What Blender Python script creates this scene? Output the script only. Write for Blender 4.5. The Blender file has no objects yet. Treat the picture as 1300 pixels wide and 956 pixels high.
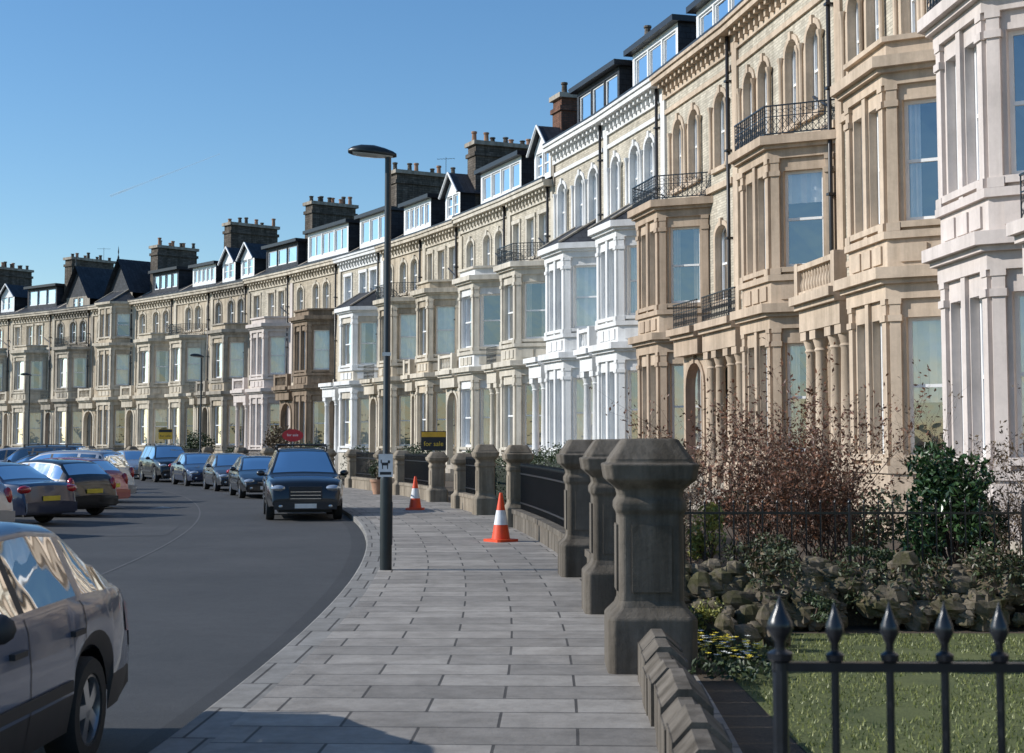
import bpy, math, random
from mathutils import Vector, Matrix
random.seed(7)
rad=math.radians
CX,CY=-127.0,14.0
def pol(R,t,z=0.0):
    a=rad(t); return (CX+R*math.cos(a),CY+R*math.sin(a),z)
scene=bpy.context.scene
COL=scene.collection
# ------------------------------------------------------------ materials
def new_mat(name):
    m=bpy.data.materials.new(name); m.use_nodes=True
    n=m.node_tree.nodes; l=m.node_tree.links
    return m,n,l,n['Principled BSDF']
def c4(c,k=1.0): return (min(1,c[0]*k),min(1,c[1]*k),min(1,c[2]*k),1)
def pos(n): return n.new('ShaderNodeNewGeometry').outputs['Position']
def mapv(n,l,vec,s):
    m=n.new('ShaderNodeMapping'); l.new(vec,m.inputs['Vector']); m.inputs['Scale'].default_value=s; return m.outputs[0]
def noise(n,l,vec,scale,detail=4,rough=.6):
    t=n.new('ShaderNodeTexNoise'); l.new(vec,t.inputs['Vector'])
    t.inputs['Scale'].default_value=scale; t.inputs['Detail'].default_value=detail; t.inputs['Roughness'].default_value=rough
    return t.outputs[0]
def ramp(n,l,fac,a,b,ca=(0,0,0,1),cb=(1,1,1,1)):
    r=n.new('ShaderNodeValToRGB'); l.new(fac,r.inputs[0]); e=r.color_ramp.elements
    e[0].position=a;e[0].color=ca;e[1].position=b;e[1].color=cb
    return r.outputs[0]
def mixc(n,l,fac,a,b,mode='MIX'):
    m=n.new('ShaderNodeMix'); m.data_type='RGBA'; m.blend_type=mode
    for s,x in ((0,fac),(6,a),(7,b)):
        if hasattr(x,'links') or isinstance(x,bpy.types.NodeSocket): l.new(x,m.inputs[s])
        else: m.inputs[s].default_value=x
    return m.outputs[2]
def bump(n,l,b,h,strength=.3,dist=.02):
    u=n.new('ShaderNodeBump'); u.inputs['Strength'].default_value=strength; u.inputs['Distance'].default_value=dist
    l.new(h,u.inputs['Height']); l.new(u.outputs[0],b.inputs['Normal'])
def g(v): return (v,v,v,1)
def stone(name,col,streak=.3,rough=.85,brick=None,bstr=.35,var=1.0,moss=None):
    m,n,l,b=new_mat(name); p=pos(n)
    n1=noise(n,l,p,.6,5); n2=noise(n,l,p,14,6,.7); n3=noise(n,l,mapv(n,l,p,(2.6,2.6,.22)),1.3,6,.65)
    n4=noise(n,l,p,2.7,5,.7)
    h=n2
    if brick:
        bt=n.new('ShaderNodeTexBrick'); uv=n.new('ShaderNodeTexCoord').outputs['UV']; l.new(uv,bt.inputs['Vector'])
        bw,rh,ms,dark=brick[:4]
        bt.inputs['Scale'].default_value=1; bt.inputs['Brick Width'].default_value=bw; bt.inputs['Row Height'].default_value=rh
        bt.inputs['Mortar Size'].default_value=ms; bt.inputs['Mortar Smooth'].default_value=.2; bt.inputs['Bias'].default_value=-.1
        k=brick[4] if len(brick)>4 else .72
        bt.inputs['Color1'].default_value=c4(col,1.08); bt.inputs['Color2'].default_value=c4(col,k); bt.inputs['Mortar'].default_value=c4(dark)
        base=bt.outputs['Color']
        base=mixc(n,l,.8,base,ramp(n,l,n1,.3,.7,g(.82),g(1.0)),'MULTIPLY')
        sub=n.new('ShaderNodeMath');sub.operation='SUBTRACT'; l.new(n2,sub.inputs[0]); l.new(bt.outputs['Fac'],sub.inputs[1]); h=sub.outputs[0]
    else:
        base=mixc(n,l,ramp(n,l,n1,.32,.68),c4(col,1-.2*var),c4(col,1.07))
    base=mixc(n,l,.6*var if var<1 else .6,base,ramp(n,l,n2,.25,.7,g(.74),g(1.0)),'MULTIPLY')
    base=mixc(n,l,.8,base,ramp(n,l,n4,.3,.62,g(1-.22*var),g(1.0)),'MULTIPLY')
    base=mixc(n,l,1.0,base,ramp(n,l,n3,.36,.58,(1-streak,1-streak*1.03,1-streak*1.08,1),g(1.0)),'MULTIPLY')
    if moss: base=mixc(n,l,ramp(n,l,noise(n,l,p,3.3,6,.75),.44,.58),base,c4(moss))
    l.new(base,b.inputs['Base Color']); b.inputs['Roughness'].default_value=rough
    b.inputs['Specular IOR Level'].default_value=.25
    bump(n,l,b,h,bstr,.012)
    return m
def plain(name,col,rough=.5,metal=0,var=.15,sc=5,coat=0,spec=.5):
    m,n,l,b=new_mat(name); p=pos(n)
    base=mixc(n,l,ramp(n,l,noise(n,l,p,sc,5),.3,.7),c4(col,1-var),c4(col,1+var))
    l.new(base,b.inputs['Base Color']); b.inputs['Roughness'].default_value=rough; b.inputs['Metallic'].default_value=metal
    b.inputs['Coat Weight'].default_value=coat; b.inputs['Coat Roughness'].default_value=.04; b.inputs['Specular IOR Level'].default_value=spec
    return m
def glassmat(name,tint=(.8,.85,.88),add=.2):
    m,n,l,b=new_mat(name); n.remove(b); out=n['Material Output']
    tr=n.new('ShaderNodeBsdfTransparent'); tr.inputs[0].default_value=c4(tint)
    gl=n.new('ShaderNodeBsdfGlossy'); gl.inputs['Roughness'].default_value=.02; gl.inputs[0].default_value=(.95,.97,1,1)
    fr=n.new('ShaderNodeFresnel'); fr.inputs[0].default_value=1.55
    a=n.new('ShaderNodeMath'); a.operation='ADD'; a.use_clamp=True; l.new(fr.outputs[0],a.inputs[0]); a.inputs[1].default_value=add
    bu=n.new('ShaderNodeBump'); bu.inputs['Strength'].default_value=.16; bu.inputs['Distance'].default_value=.03
    l.new(noise(n,l,pos(n),1.6,2),bu.inputs['Height']); l.new(bu.outputs[0],gl.inputs['Normal'])
    mx=n.new('ShaderNodeMixShader'); l.new(a.outputs[0],mx.inputs[0]); l.new(tr.outputs[0],mx.inputs[1]); l.new(gl.outputs[0],mx.inputs[2])
    l.new(mx.outputs[0],out.inputs[0]); return m
def leafmat(name,c1,c2,rough=.5):
    m,n,l,b=new_mat(name); ge=n.new('ShaderNodeNewGeometry')
    base=mixc(n,l,ge.outputs['Random Per Island'],c4(c1),c4(c2))
    l.new(base,b.inputs['Base Color']); b.inputs['Roughness'].default_value=rough
    return m
PINK=stone('paint_pinkish_cream',(.68,.60,.55),.16,.7,var=.6,bstr=.15)
BEIGE=stone('paint_beige',(.63,.50,.375),.24,.75,var=.8,bstr=.2)
BEIGE2=stone('paint_tan',(.59,.46,.34),.26,.75,var=.8,bstr=.2)
TANT=stone('paint_tan_trim',(.51,.39,.285),.26,.75,var=.8,bstr=.2)
WHITE=stone('paint_white',(.78,.775,.76),.16,.65,var=.5,bstr=.12)
CREAM=stone('paint_cream',(.68,.62,.52),.25,.75,var=.8)
SAND=stone('sandstone',(.63,.53,.40),.4,.9,var=1.1)
SAND2=stone('sandstone_pale',(.70,.62,.50),.35,.9,var=.9)
BROWN=stone('sandstone_dark_brown',(.33,.25,.18),.4,.9)
GREYST=stone('sandstone_grey',(.47,.42,.35),.4,.9)
PBRICK=stone('pale_brick',(.66,.595,.48),.25,.85,brick=(.235,.078,.007,(.38,.34,.27),.75),bstr=.35,var=.8)
BBRICK=stone('buff_brick',(.62,.53,.40),.3,.85,brick=(.235,.078,.007,(.36,.3,.23),.78),bstr=.35,var=.8)
CHIM=stone('sooty_brick',(.2,.17,.14),.45,.95,brick=(.3,.12,.012,(.09,.08,.07),.6),bstr=.6)
CHIMR=stone('red_brick',(.26,.12,.08),.4,.95,brick=(.235,.08,.012,(.12,.1,.08),.7),bstr=.6)
SLATE=stone('roof_slate',(.06,.065,.075),.2,.55,brick=(.3,.2,.008,(.02,.02,.025),.7),bstr=.5)
PIER=stone('weathered_pier_stone',(.19,.165,.135),.55,.95,bstr=.9,var=1.3)
PIERL=stone('pale_pier_stone',(.35,.295,.225),.45,.95,bstr=.6,var=1.2)
ROCK=stone('rockery_stone',(.21,.175,.13),.4,.95,bstr=.9,moss=(.07,.065,.03))
KERB=stone('kerb_stone',(.30,.29,.27),.2,.9,brick=(.3,1.0,.012,(.09,.085,.08),.85),bstr=.4)
FRAME=plain('white_sash_paint',(.8,.8,.79),.4,0,.05)
GLASS=glassmat('window_glass',(.85,.88,.9),.2)
CGLASS=glassmat('car_glass',(.22,.25,.26),.06)
CURT=plain('net_curtain',(.75,.73,.69),.95,0,.1,3)
CURT2=plain('drape_fabric',(.45,.38,.29),.95,0,.2,3)
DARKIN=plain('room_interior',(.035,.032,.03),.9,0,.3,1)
IRON=plain('black_iron_paint',(.012,.014,.018),.28,0,.3,20)
GUTTER=plain('black_gutter',(.02,.02,.022),.4)
POT=plain('chimney_pot_clay',(.33,.19,.12),.85,0,.3,2)
DOORC=[plain('door_paint_'+k,c,.3,0,.1,4,.4) for k,c in (('green',(.02,.07,.04)),('red',(.2,.02,.02)),('blue',(.02,.04,.12)),('black',(.015,.015,.015)),('white',(.6,.6,.58)))]
TYRE=plain('tyre_rubber',(.02,.02,.02),.85,0,.2,20)
RIM=plain('alloy_wheel',(.45,.46,.48),.3,.9,.05)
BLKP=plain('black_plastic',(.025,.025,.027),.6)
CHROME=plain('chrome',(.7,.7,.72),.12,1,.02)
HEADL=plain('headlamp_lens',(.55,.58,.6),.08,.6,.1,9,1)
TAILL=plain('tail_lamp_lens',(.35,.01,.01),.12,0,.1,9,1)
PLW=plain('plate_white',(.7,.7,.68),.4); PLY=plain('plate_yellow',(.65,.5,.05),.4)
def carp(n,c,metal=.3): return plain('car_paint_'+n,c,.32,metal,.04,1,1)
P_BLACK=carp('black',(.012,.013,.015)); P_NAVY=carp('navy',(.02,.03,.065)); P_SILV=carp('silver',(.36,.37,.39),.6)
P_RED=carp('red',(.25,.015,.02)); P_GREY=carp('dark_grey',(.05,.055,.065),.4); P_NEAR=carp('blue_grey',(.075,.105,.17),.15)
# ------------------------------------------------------------ mesh builder
class MB:
    def __init__(s): s.v=[];s.f=[];s.m=[];s.uv=[];s.mats=[];s.sm=[]
    def mi(s,mat):
        if mat not in s.mats: s.mats.append(mat)
        return s.mats.index(mat)
    def face(s,pts,mat,uv=None,sm=False):
        n=len(s.v); s.v.extend(pts); s.f.append(tuple(range(n,n+len(pts)))); s.m.append(s.mi(mat)); s.sm.append(sm)
        if uv is None:
            a=Vector(pts[1])-Vector(pts[0]); b=Vector(pts[2])-Vector(pts[0]); nn=a.cross(b)
            if abs(nn.z)>.8*nn.length: uv=[(p[0],p[1]) for p in pts]
            elif abs(nn.x)>abs(nn.y): uv=[(p[1],p[2]) for p in pts]
            else: uv=[(p[0],p[2]) for p in pts]
        s.uv.extend(uv)
    def grid(s,rows,mat,closed=False,matf=None,sm=True):
        n0=len(s.v); nc=len(rows[0])
        for r in rows: s.v.extend(r)
        for i in range(len(rows)-1):
            for j in range(nc if closed else nc-1):
                k=(j+1)%nc
                q=(n0+i*nc+j,n0+i*nc+k,n0+(i+1)*nc+k,n0+(i+1)*nc+j)
                s.f.append(q); mm=matf(i,j) if matf else mat; s.m.append(s.mi(mm)); s.sm.append(sm)
                s.uv.extend([(s.v[a][0]+s.v[a][1],s.v[a][2]) for a in q])
    def box(s,x0,x1,y0,y1,z0,z1,mat): pbox(s,F0,x0,x1,y0,y1,z0,z1,mat)
    def obj(s,name,parent=None,sharp=None):
        me=bpy.data.meshes.new(name); me.from_pydata(s.v,[],s.f)
        for m in s.mats: me.materials.append(m)
        me.polygons.foreach_set('material_index',s.m); me.polygons.foreach_set('use_smooth',s.sm)
        u=me.uv_layers.new(name='UVMap'); flat=[c for p in s.uv for c in p]; u.data.foreach_set('uv',flat)
        me.update()
        if sharp: me.set_sharp_from_angle(angle=rad(sharp))
        o=bpy.data.objects.new(name,me); COL.objects.link(o)
        if parent: o.parent=parent
        return o
class Fr:
    def __init__(s,ox,oy,dx,dy):
        k=math.hypot(dx,dy); s.ox,s.oy,s.dx,s.dy=ox,oy,dx/k,dy/k
    def P(s,u,v,z): return (s.ox+u*s.dx-v*s.dy,s.oy+u*s.dy+v*s.dx,z)
F0=Fr(0,0,1,0)
def pbox(mb,F,u0,u1,v0,v1,z0,z1,mat):
    P=F.P
    a,b,c,d=P(u0,v0,z0),P(u1,v0,z0),P(u1,v1,z0),P(u0,v1,z0)
    e,f,g_,h=P(u0,v0,z1),P(u1,v0,z1),P(u1,v1,z1),P(u0,v1,z1)
    mb.face([d,c,g_,h][::-1],mat,[(u0,z0),(u1,z0),(u1,z1),(u0,z1)][::-1])
    mb.face([a,b,f,e],mat,[(u0,z0),(u1,z0),(u1,z1),(u0,z1)])
    mb.face([a,e,h,d],mat,[(v0,z0),(v0,z1),(v1,z1),(v1,z0)])
    mb.face([b,c,g_,f],mat,[(v0,z0),(v1,z0),(v1,z1),(v0,z1)])
    mb.face([e,f,g_,h],mat,[(u0,v0),(u1,v0),(u1,v1),(u0,v1)])
    mb.face([a,d,c,b],mat,[(u0,v0),(u0,v1),(u1,v1),(u1,v0)])
def prism(mb,pts,z0,z1,mat):
    n=len(pts)
    for i in range(n):
        a,b=pts[i],pts[(i+1)%n]; L=math.hypot(a[0]-b[0],a[1]-b[1])
        mb.face([(a[0],a[1],z0),(b[0],b[1],z0),(b[0],b[1],z1),(a[0],a[1],z1)],mat,[(0,z0),(L,z0),(L,z1),(0,z1)])
    mb.face([(p[0],p[1],z1) for p in pts],mat); mb.face([(p[0],p[1],z0) for p in pts][::-1],mat)
def lathe(mb,cx,cy,prof,mat,n=12,z0=0,sm=True):
    rows=[[(cx+r*math.cos(2*math.pi*k/n),cy+r*math.sin(2*math.pi*k/n),z0+z) for k in range(n)] for r,z in prof]
    mb.grid(rows,mat,True,sm=sm)
def cyl(mb,cx,cy,z0,z1,r0,r1,mat,n=10): lathe(mb,cx,cy,[(0,z0),(r0,z0),(r1,z1),(0,z1)],mat,n)
def tube(mb,a,b,r0,r1,mat,n=5,sm=True):
    a=Vector(a);b=Vector(b);d=(b-a)
    if d.length<1e-6:return
    d.normalize(); x=d.orthogonal().normalized(); y=d.cross(x)
    rows=[[tuple(p+(x*math.cos(2*math.pi*k/n)+y*math.sin(2*math.pi*k/n))*r) for k in range(n)] for p,r in ((a,r0),(b,r1))]
    mb.grid(rows,mat,True,sm=sm)
def empty(name,loc=(0,0,0),rz=0):
    e=bpy.data.objects.new(name,None); e.empty_display_size=.3; COL.objects.link(e); e.location=loc; e.rotation_euler=(0,0,rz); return e
# ------------------------------------------------------------ windows and panels
class House:
    def __init__(s): 
        s.walls=MB();s.trim=MB();s.sash=MB();s.glass=MB();s.curt=MB();s.roof=MB();s.iron=MB()
def arcpts(u0,u1,z1,ah,n=8):
    um=(u0+u1)/2;r=(u1-u0)/2
    return [(um-r*math.cos(math.pi*k/n),z1-ah+ah*math.sin(math.pi*k/n)) for k in range(n+1)]
def window(H,F,u0,u1,z0,z1,ah=0,fr=None,bars=1,room=True,v=-.13):
    fr=fr or FRAME; fw=.065; P=F.P
    def q(mb,a,b,c,d,vv,m): mb.face([P(a,vv,c),P(b,vv,c),P(b,vv,d),P(a,vv,d)],m,[(a,c),(b,c),(b,d),(a,d)])
    S=H.sash
    pbox(S,F,u0,u0+fw,v-.05,v,z0,z1,fr); pbox(S,F,u1-fw,u1,v-.05,v,z0,z1,fr)
    pbox(S,F,u0+fw,u1-fw,v-.05,v-.003,z0,z0+fw*1.4,fr)
    if ah>0:
        ap=arcpts(u0,u1,z1,ah); ip=arcpts(u0+fw,u1-fw,z1-fw,ah-fw*.5)
        for k in range(8):
            S.face([P(ap[k][0],v,ap[k][1]),P(ap[k+1][0],v,ap[k+1][1]),P(ip[k+1][0],v,ip[k+1][1]),P(ip[k][0],v,ip[k][1])],fr)
    else: pbox(S,F,u0+fw,u1-fw,v-.05,v-.003,z1-fw,z1,fr)
    if bars:
        zm=z0+(z1-z0)*.5; pbox(S,F,u0+fw,u1-fw,v-.06,v+.012,zm-.03,zm+.03,fr)
    if u1-u0>1.5:
        um=(u0+u1)/2; pbox(S,F,um-.05,um+.05,v-.055,v+.01,z0+fw,z1-fw,fr)
    tl=[random.uniform(-.008,.008) for _ in range(2)]
    zm=(z0+z1)/2 if bars else z1
    for (za,zb_),dv in (((z0,zm),tl[0]),((zm,z1),tl[1])):
        if zb_-za>.05: H.glass.face([P(u0+.01,v-.03+dv,za),P(u1-.01,v-.03-dv,za),P(u1-.01,v-.03,zb_),P(u0+.01,v-.03,zb_)],GLASS)
    if room:
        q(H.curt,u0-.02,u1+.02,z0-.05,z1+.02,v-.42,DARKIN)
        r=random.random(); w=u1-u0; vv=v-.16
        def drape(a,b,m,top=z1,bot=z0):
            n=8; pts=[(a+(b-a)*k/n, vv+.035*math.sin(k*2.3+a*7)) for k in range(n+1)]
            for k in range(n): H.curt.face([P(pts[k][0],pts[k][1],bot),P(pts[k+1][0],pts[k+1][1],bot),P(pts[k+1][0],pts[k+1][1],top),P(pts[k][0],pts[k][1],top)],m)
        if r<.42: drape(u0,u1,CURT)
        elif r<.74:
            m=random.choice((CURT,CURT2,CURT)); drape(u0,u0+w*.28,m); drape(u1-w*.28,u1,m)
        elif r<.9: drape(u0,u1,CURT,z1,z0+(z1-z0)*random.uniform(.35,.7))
def panel(H,F,L,z0,z1,ops,mat,win=True,sur=None,u_start=0,fr=None,reveal=.16,bars=1):
    P=F.P; mb=H.walls
    us=sorted(set([u_start,L]+[o[0] for o in ops]+[o[1] for o in ops])); zs=sorted(set([z0,z1]+[o[2] for o in ops]+[o[3] for o in ops]))
    for i in range(len(us)-1):
        for j in range(len(zs)-1):
            um=(us[i]+us[i+1])/2; zm=(zs[j]+zs[j+1])/2
            if any(o[0]<um<o[1] and o[2]<zm<o[3] for o in ops): continue
            a,b,c,d=us[i],us[i+1],zs[j],zs[j+1]
            mb.face([P(b,0,c),P(a,0,c),P(a,0,d),P(b,0,d)],mat,[(b,c),(a,c),(a,d),(b,d)])
    for o in ops:
        a,b,c,d=o[:4]; ah=o[4] if len(o)>4 else 0; rv=-reveal-.05
        rm=sur or mat
        mb.face([P(a,0,c),P(a,rv,c),P(a,rv,d-ah),P(a,0,d-ah)],rm); mb.face([P(b,0,c),P(b,rv,c),P(b,rv,d-ah),P(b,0,d-ah)],rm)
        mb.face([P(a,0,c),P(b,0,c),P(b,rv,c),P(a,rv,c)],rm)
        if ah>0:
            ap=arcpts(a,b,d,ah)
            for k in range(8):
                mb.face([P(ap[k][0],0,ap[k][1]),P(ap[k+1][0],0,ap[k+1][1]),P(ap[k+1][0],rv,ap[k+1][1]),P(ap[k][0],rv,ap[k][1])],rm)
                cor=(a,d) if k<4 else (b,d)
                mb.face([P(cor[0],0,cor[1]),P(ap[k+1][0],0,ap[k+1][1]),P(ap[k][0],0,ap[k][1])],mat,[cor,ap[k+1],ap[k]])
            if sur:
                op=arcpts(a-.13,b+.13,d+.13,ah+.13*.8)
                for k in range(8):
                    A,B,C_,D=ap[k],ap[k+1],op[k+1],op[k]
                    H.trim.face([P(A[0],.05,A[1]),P(B[0],.05,B[1]),P(C_[0],.05,C_[1]),P(D[0],.05,D[1])],sur)
                    H.trim.face([P(C_[0],.05,C_[1]),P(C_[0],0,C_[1]),P(D[0],0,D[1]),P(D[0],.05,D[1])],sur)
                    H.trim.face([P(A[0],.05,A[1]),P(A[0],0,A[1]),P(B[0],0,B[1]),P(B[0],.05,B[1])],sur)
                pbox(H.trim,F,(a+b)/2-.08,(a+b)/2+.08,.002,.09,d-.03,d+.2,sur)
        else: mb.face([P(a,0,d),P(b,0,d),P(b,rv,d),P(a,rv,d)],rm)
        if sur:
            pbox(H.trim,F,a-.13,a-.001,.001,.05,c,d-ah,sur); pbox(H.trim,F,b+.001,b+.13,.001,.05,c,d-ah,sur)
            if ah==0: pbox(H.trim,F,a-.16,b+.16,.001,.075,d,d+.16,sur)
            pbox(H.trim,F,a-.18,b+.18,-.04,.12,c-.13,c-.001,sur)
        if win: window(H,F,a,b,c,d,ah,fr,bars,v=-reveal)
def balus(mb,F,u0,u1,v,z0,mat,h=.7):
    pbox(mb,F,u0,u1,v-.1,v+.1,z0,z0+.1,mat); pbox(mb,F,u0,u1,v-.12,v+.12,z0+h-.12,z0+h,mat)
    n=max(1,int((u1-u0)/.19))
    for k in range(n):
        u=u0+(k+.5)*(u1-u0)/n; p=F.P(u,v,0)
        lathe(mb,p[0],p[1],[(.045,z0+.1),(.06,z0+.2),(.065,z0+.26),(.035,z0+.42),(.05,z0+h-.12)],mat,6)
    for u in (u0,u1): pbox(mb,F,u-.11,u+.11,v-.13,v+.13,z0+.003,z0+h+.06,mat)
def ironrail(mb,F,u0,u1,v,z0,h=.75,mat=None):
    mat=mat or IRON
    pbox(mb,F,u0,u1,v-.015,v+.015,z0+.05,z0+.08,mat); pbox(mb,F,u0,u1,v-.025,v+.025,z0+h-.03,z0+h,mat)
    pbox(mb,F,u0,u1,v-.01,v+.01,z0+h*.62,z0+h*.62+.02,mat)
    n=max(2,int((u1-u0)/.14))
    for k in range(n+1):
        u=u0+k*(u1-u0)/n; pbox(mb,F,u-.009,u+.009,v-.009,v+.009,z0+.08,z0+h-.03,mat)
        if k<n:
            w=(u1-u0)/n
            for a,b,c,d in ((0,1,.1,.35),(1,0,.1,.35),(0,1,.35,.6),(1,0,.35,.6)):
                tube(mb,F.P(u+w*a,v,z0+h*c),F.P(u+w*b,v,z0+h*d),.008,.008,mat,3)
            s=w*.42
            pr=[F.P(u+w/2+s*math.cos(q*math.pi/3),v,z0+h*.8+s*.8*math.sin(q*math.pi/3)) for q in range(7)]
            for q in range(6): tube(mb,pr[q],pr[q+1],.007,.007,mat,3)
R_F=136.0
def house(ta,tb,tc,zc,wall,trim,upper,top='roof',porch='col',dorm='flat',arch=True,zprev=None,chim=None,chmat=None,fr=None,D=1.25,bl=3.9,bay_w=None,bay3=False,utrim=None):
    A=Vector(pol(R_F,ta)); B=Vector(pol(R_F,tb)); W=(B-A).length; ang=math.atan2(B.y-A.y,B.x-A.x)
    E=empty('terraced_house',A,ang); H=House(); bw=bay_w or wall; ut=utrim or trim
    cant=.92; b0=max(.08,rad(tc-ta)*135.3-cant); b1=b0+bl
    if b1>W-.1: b1=W-.12
    if b0>W-b1: g0,g1=0.2,b0
    else: g0,g1=b1,W-.2
    gm=(g0+g1)/2; gw=g1-g0; big=zc>13
    z2a,z2b=(9.75,11.95) if big else (9.45,11.1)
    zt=zc-.75
    Fm=Fr(0,0,1,0); T=H.trim
    dw=min(.62,gw*.3)
    lo=[(gm-dw,gm+dw,.9,4.0,dw*.8 if arch else 0)]
    if gw>2.5: fl=[(gm-1.0,gm-.2,5.85,8.1,.36 if arch else 0),(gm+.2,gm+1.0,5.85,8.1,.36 if arch else 0)]
    else: fl=[(gm-min(.48,gw*.3),gm+min(.48,gw*.3),5.85,8.05,.3 if arch else 0)]
    panel(H,Fm,W,0,5.3,lo,wall,win=False,sur=None)
    a,b=lo[0][0],lo[0][1]
    dc=random.choice(DOORC); pbox(H.sash,Fm,a,b,-.36,-.3,.9,3.05,dc)
    for zz in ((1.1,1.8),(1.95,2.85)):
        for ua,ub in ((a+.12,(a+b)/2-.05),((a+b)/2+.05,b-.12)): pbox(H.sash,Fm,ua,ub,-.3,-.28,zz[0],zz[1],dc)
    pbox(H.sash,Fm,a,b,-.37,-.27,3.05,3.15,FRAME); H.glass.face([Fm.P(a,-.32,3.15),Fm.P(b,-.32,3.15),Fm.P(b,-.32,4.0),Fm.P(a,-.32,4.0)],GLASS)
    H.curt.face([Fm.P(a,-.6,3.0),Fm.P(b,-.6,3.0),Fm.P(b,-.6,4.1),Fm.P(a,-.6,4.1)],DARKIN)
    for k in range(5): pbox(T,Fm,a-.3,b+.3,.001,.75+.28*(4-k) if k<4 else .75,.18*k,.18*(k+1)-.0,GREYST)
    panel(H,Fm,W,5.3,9.2,fl,upper if upper!=wall else wall,sur=ut,fr=fr)
    bc=(b0+b1)/2; ah=.38 if (arch and big) else (.3 if arch else 0)
    ops=[(bc-1.15,bc-.3,z2a,z2b,ah),(bc+.3,bc+1.15,z2a,z2b,ah)]
    if gw>2.5: ops+=[(gm-1.0,gm-.2,z2a,z2b,ah),(gm+.2,gm+1.0,z2a,z2b,ah)]
    else: ops+=[(gm-min(.45,gw*.28),gm+min(.45,gw*.28),z2a,z2b,ah)]
    ops.sort()
    if bay3: ops=[o for o in ops if not (o[0]>b0-.2 and o[1]<b1+.2)]
    panel(H,Fm,W,9.2,zt,ops,upper,sur=ut,fr=fr)
    if big and arch:
        for o in ops[::1]:
            for uu in (o[0]-.2,o[1]+.2):
                p=Fm.P(uu,.09,0); lathe(T,p[0],p[1],[(.09,z2a-.1),(.09,z2a),(.06,z2a+.05),(.06,z2b-.5),(.1,z2b-.4),(.1,z2b-.33)],ut,8)
    pbox(T,Fm,.19,W-.19,.001,.13,9.08,9.26,ut); pbox(T,Fm,.19,W-.19,.001,.09,5.12,5.34,ut)
    if big: pbox(T,Fm,.19,W-.19,.001,.07,12.35,12.5,ut)
    pbox(H.walls,Fm,0.01,W-.01,-.3,.08,zt,zc-.27,ut)
    n=int(W/.42)
    for k in range(n):
        u=.2+(W-.4)*(k+.5)/n
        pbox(T,Fm,u-.07,u+.07,.082,.34,zc-.42,zc-.272,ut); pbox(T,Fm,u-.06,u+.06,.082,.2,zc-.62,zc-.422,ut)
    pbox(T,Fm,.012,W-.012,-.3,.46,zc-.27,zc-.1,ut); pbox(T,Fm,.012,W-.012,-.3,.52,zc-.1,zc,ut)
    pbox(H.roof,Fm,.02,W-.02,.38,.5,zc+.001,zc+.09,GUTTER)
    pbox(T,Fm,-.18,.18,-.05,.085,0,zt,trim if wall in(PINK,BEIGE,WHITE) else ut)
    cyl(H.iron,.33,.16,.3,zc-.1,.055,.055,GUTTER,8)
    for zz in (2.5,5,7.5,10,12): pbox(H.iron,Fm,.25,.41,.0,.24,zz,zz+.06,GUTTER)
    if random.random()<.5: tube(H.iron,(.34,.16,9.6),(1.5,.08,10.1),.04,.04,GUTTER,6)
    def outl(d,y0=.002):
        return [(b0-d*1.1,y0),(b0+cant-d*.5,D+d),(b1-cant+d*.5,D+d),(b1+d*1.1,y0)]
    prism(T,outl(.06),0,1.2,bw); prism(T,outl(.11),1.2,1.34,trim)
    segs=[((b0,0),(b0+cant,D)),((b0+cant,D),(b1-cant,D)),((b1-cant,D),(b1,0))]
    flo=[(1.34,4.45,1.55,4.1),(5.72,8.5,5.9,8.2)]
    if bay3: flo.append((9.3,11.6,9.5,11.2))
    for z0,z1,wa,wb in flo:
        for si,(p,q) in enumerate(segs):
            Fs=Fr(p[0],p[1],q[0]-p[0],q[1]-p[1]); L=math.hypot(q[0]-p[0],q[1]-p[1])
            mg=.3
            if si==1 and L>1.9:
                panel(H,Fs,L,z0,z1,[(mg,L/2-.12,wa,wb),(L/2+.12,L-mg,wa,wb)],bw,sur=None,fr=fr)
                pbox(T,Fs,L/2-.09,L/2+.09,.001,.07,z0,z1,trim)
            else: panel(H,Fs,L,z0,z1,[(mg,L-mg,wa,wb)],bw,sur=None,fr=fr)
            pbox(T,Fs,mg-.09,L-mg+.09,-.03,.1,wa-.12,wa-.002,trim)
            for ua,ub in ((.02,.22),(L-.22,L-.02)):
                pbox(T,Fs,ua,ub,-.03,.07,z0,z1,trim); pbox(T,Fs,ua-.03,ub+.03,-.03,.105,z1-.42,z1-.3,trim); pbox(T,Fs,ua-.03,ub+.03,-.03,.11,z0+.002,z0+.16,trim)
                pbox(T,Fs,ua-.02,ub+.02,-.03,.09,z1-.1,z1-.0,trim)
    def band(z,h1,h2):
        prism(T,outl(.09),z,z+h1,trim); prism(T,outl(.2),z+h1,z+h1+.09,trim); prism(T,outl(.32),z+h1+.09,z+h1+h2,trim)
    band(4.45,.28,.3)
    prism(T,outl(.03),5.03,5.58,bw); prism(T,outl(.11),5.58,5.72,trim)
    for si,(p,q) in enumerate(segs):
        Fs=Fr(p[0],p[1],q[0]-p[0],q[1]-p[1]); L=math.hypot(q[0]-p[0],q[1]-p[1])
        k=3 if si==1 else 2
        for i in range(k): pbox(T,Fs,.18+(L-.36)*i/k+.05,.18+(L-.36)*(i+1)/k-.05,.0,.07,5.14,5.48,trim)
    band(8.5,.22,.3)
    zb=9.02
    if bay3:
        prism(T,outl(.03),9.02,9.3,bw); band(11.6,.2,.26); zb=12.06
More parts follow.
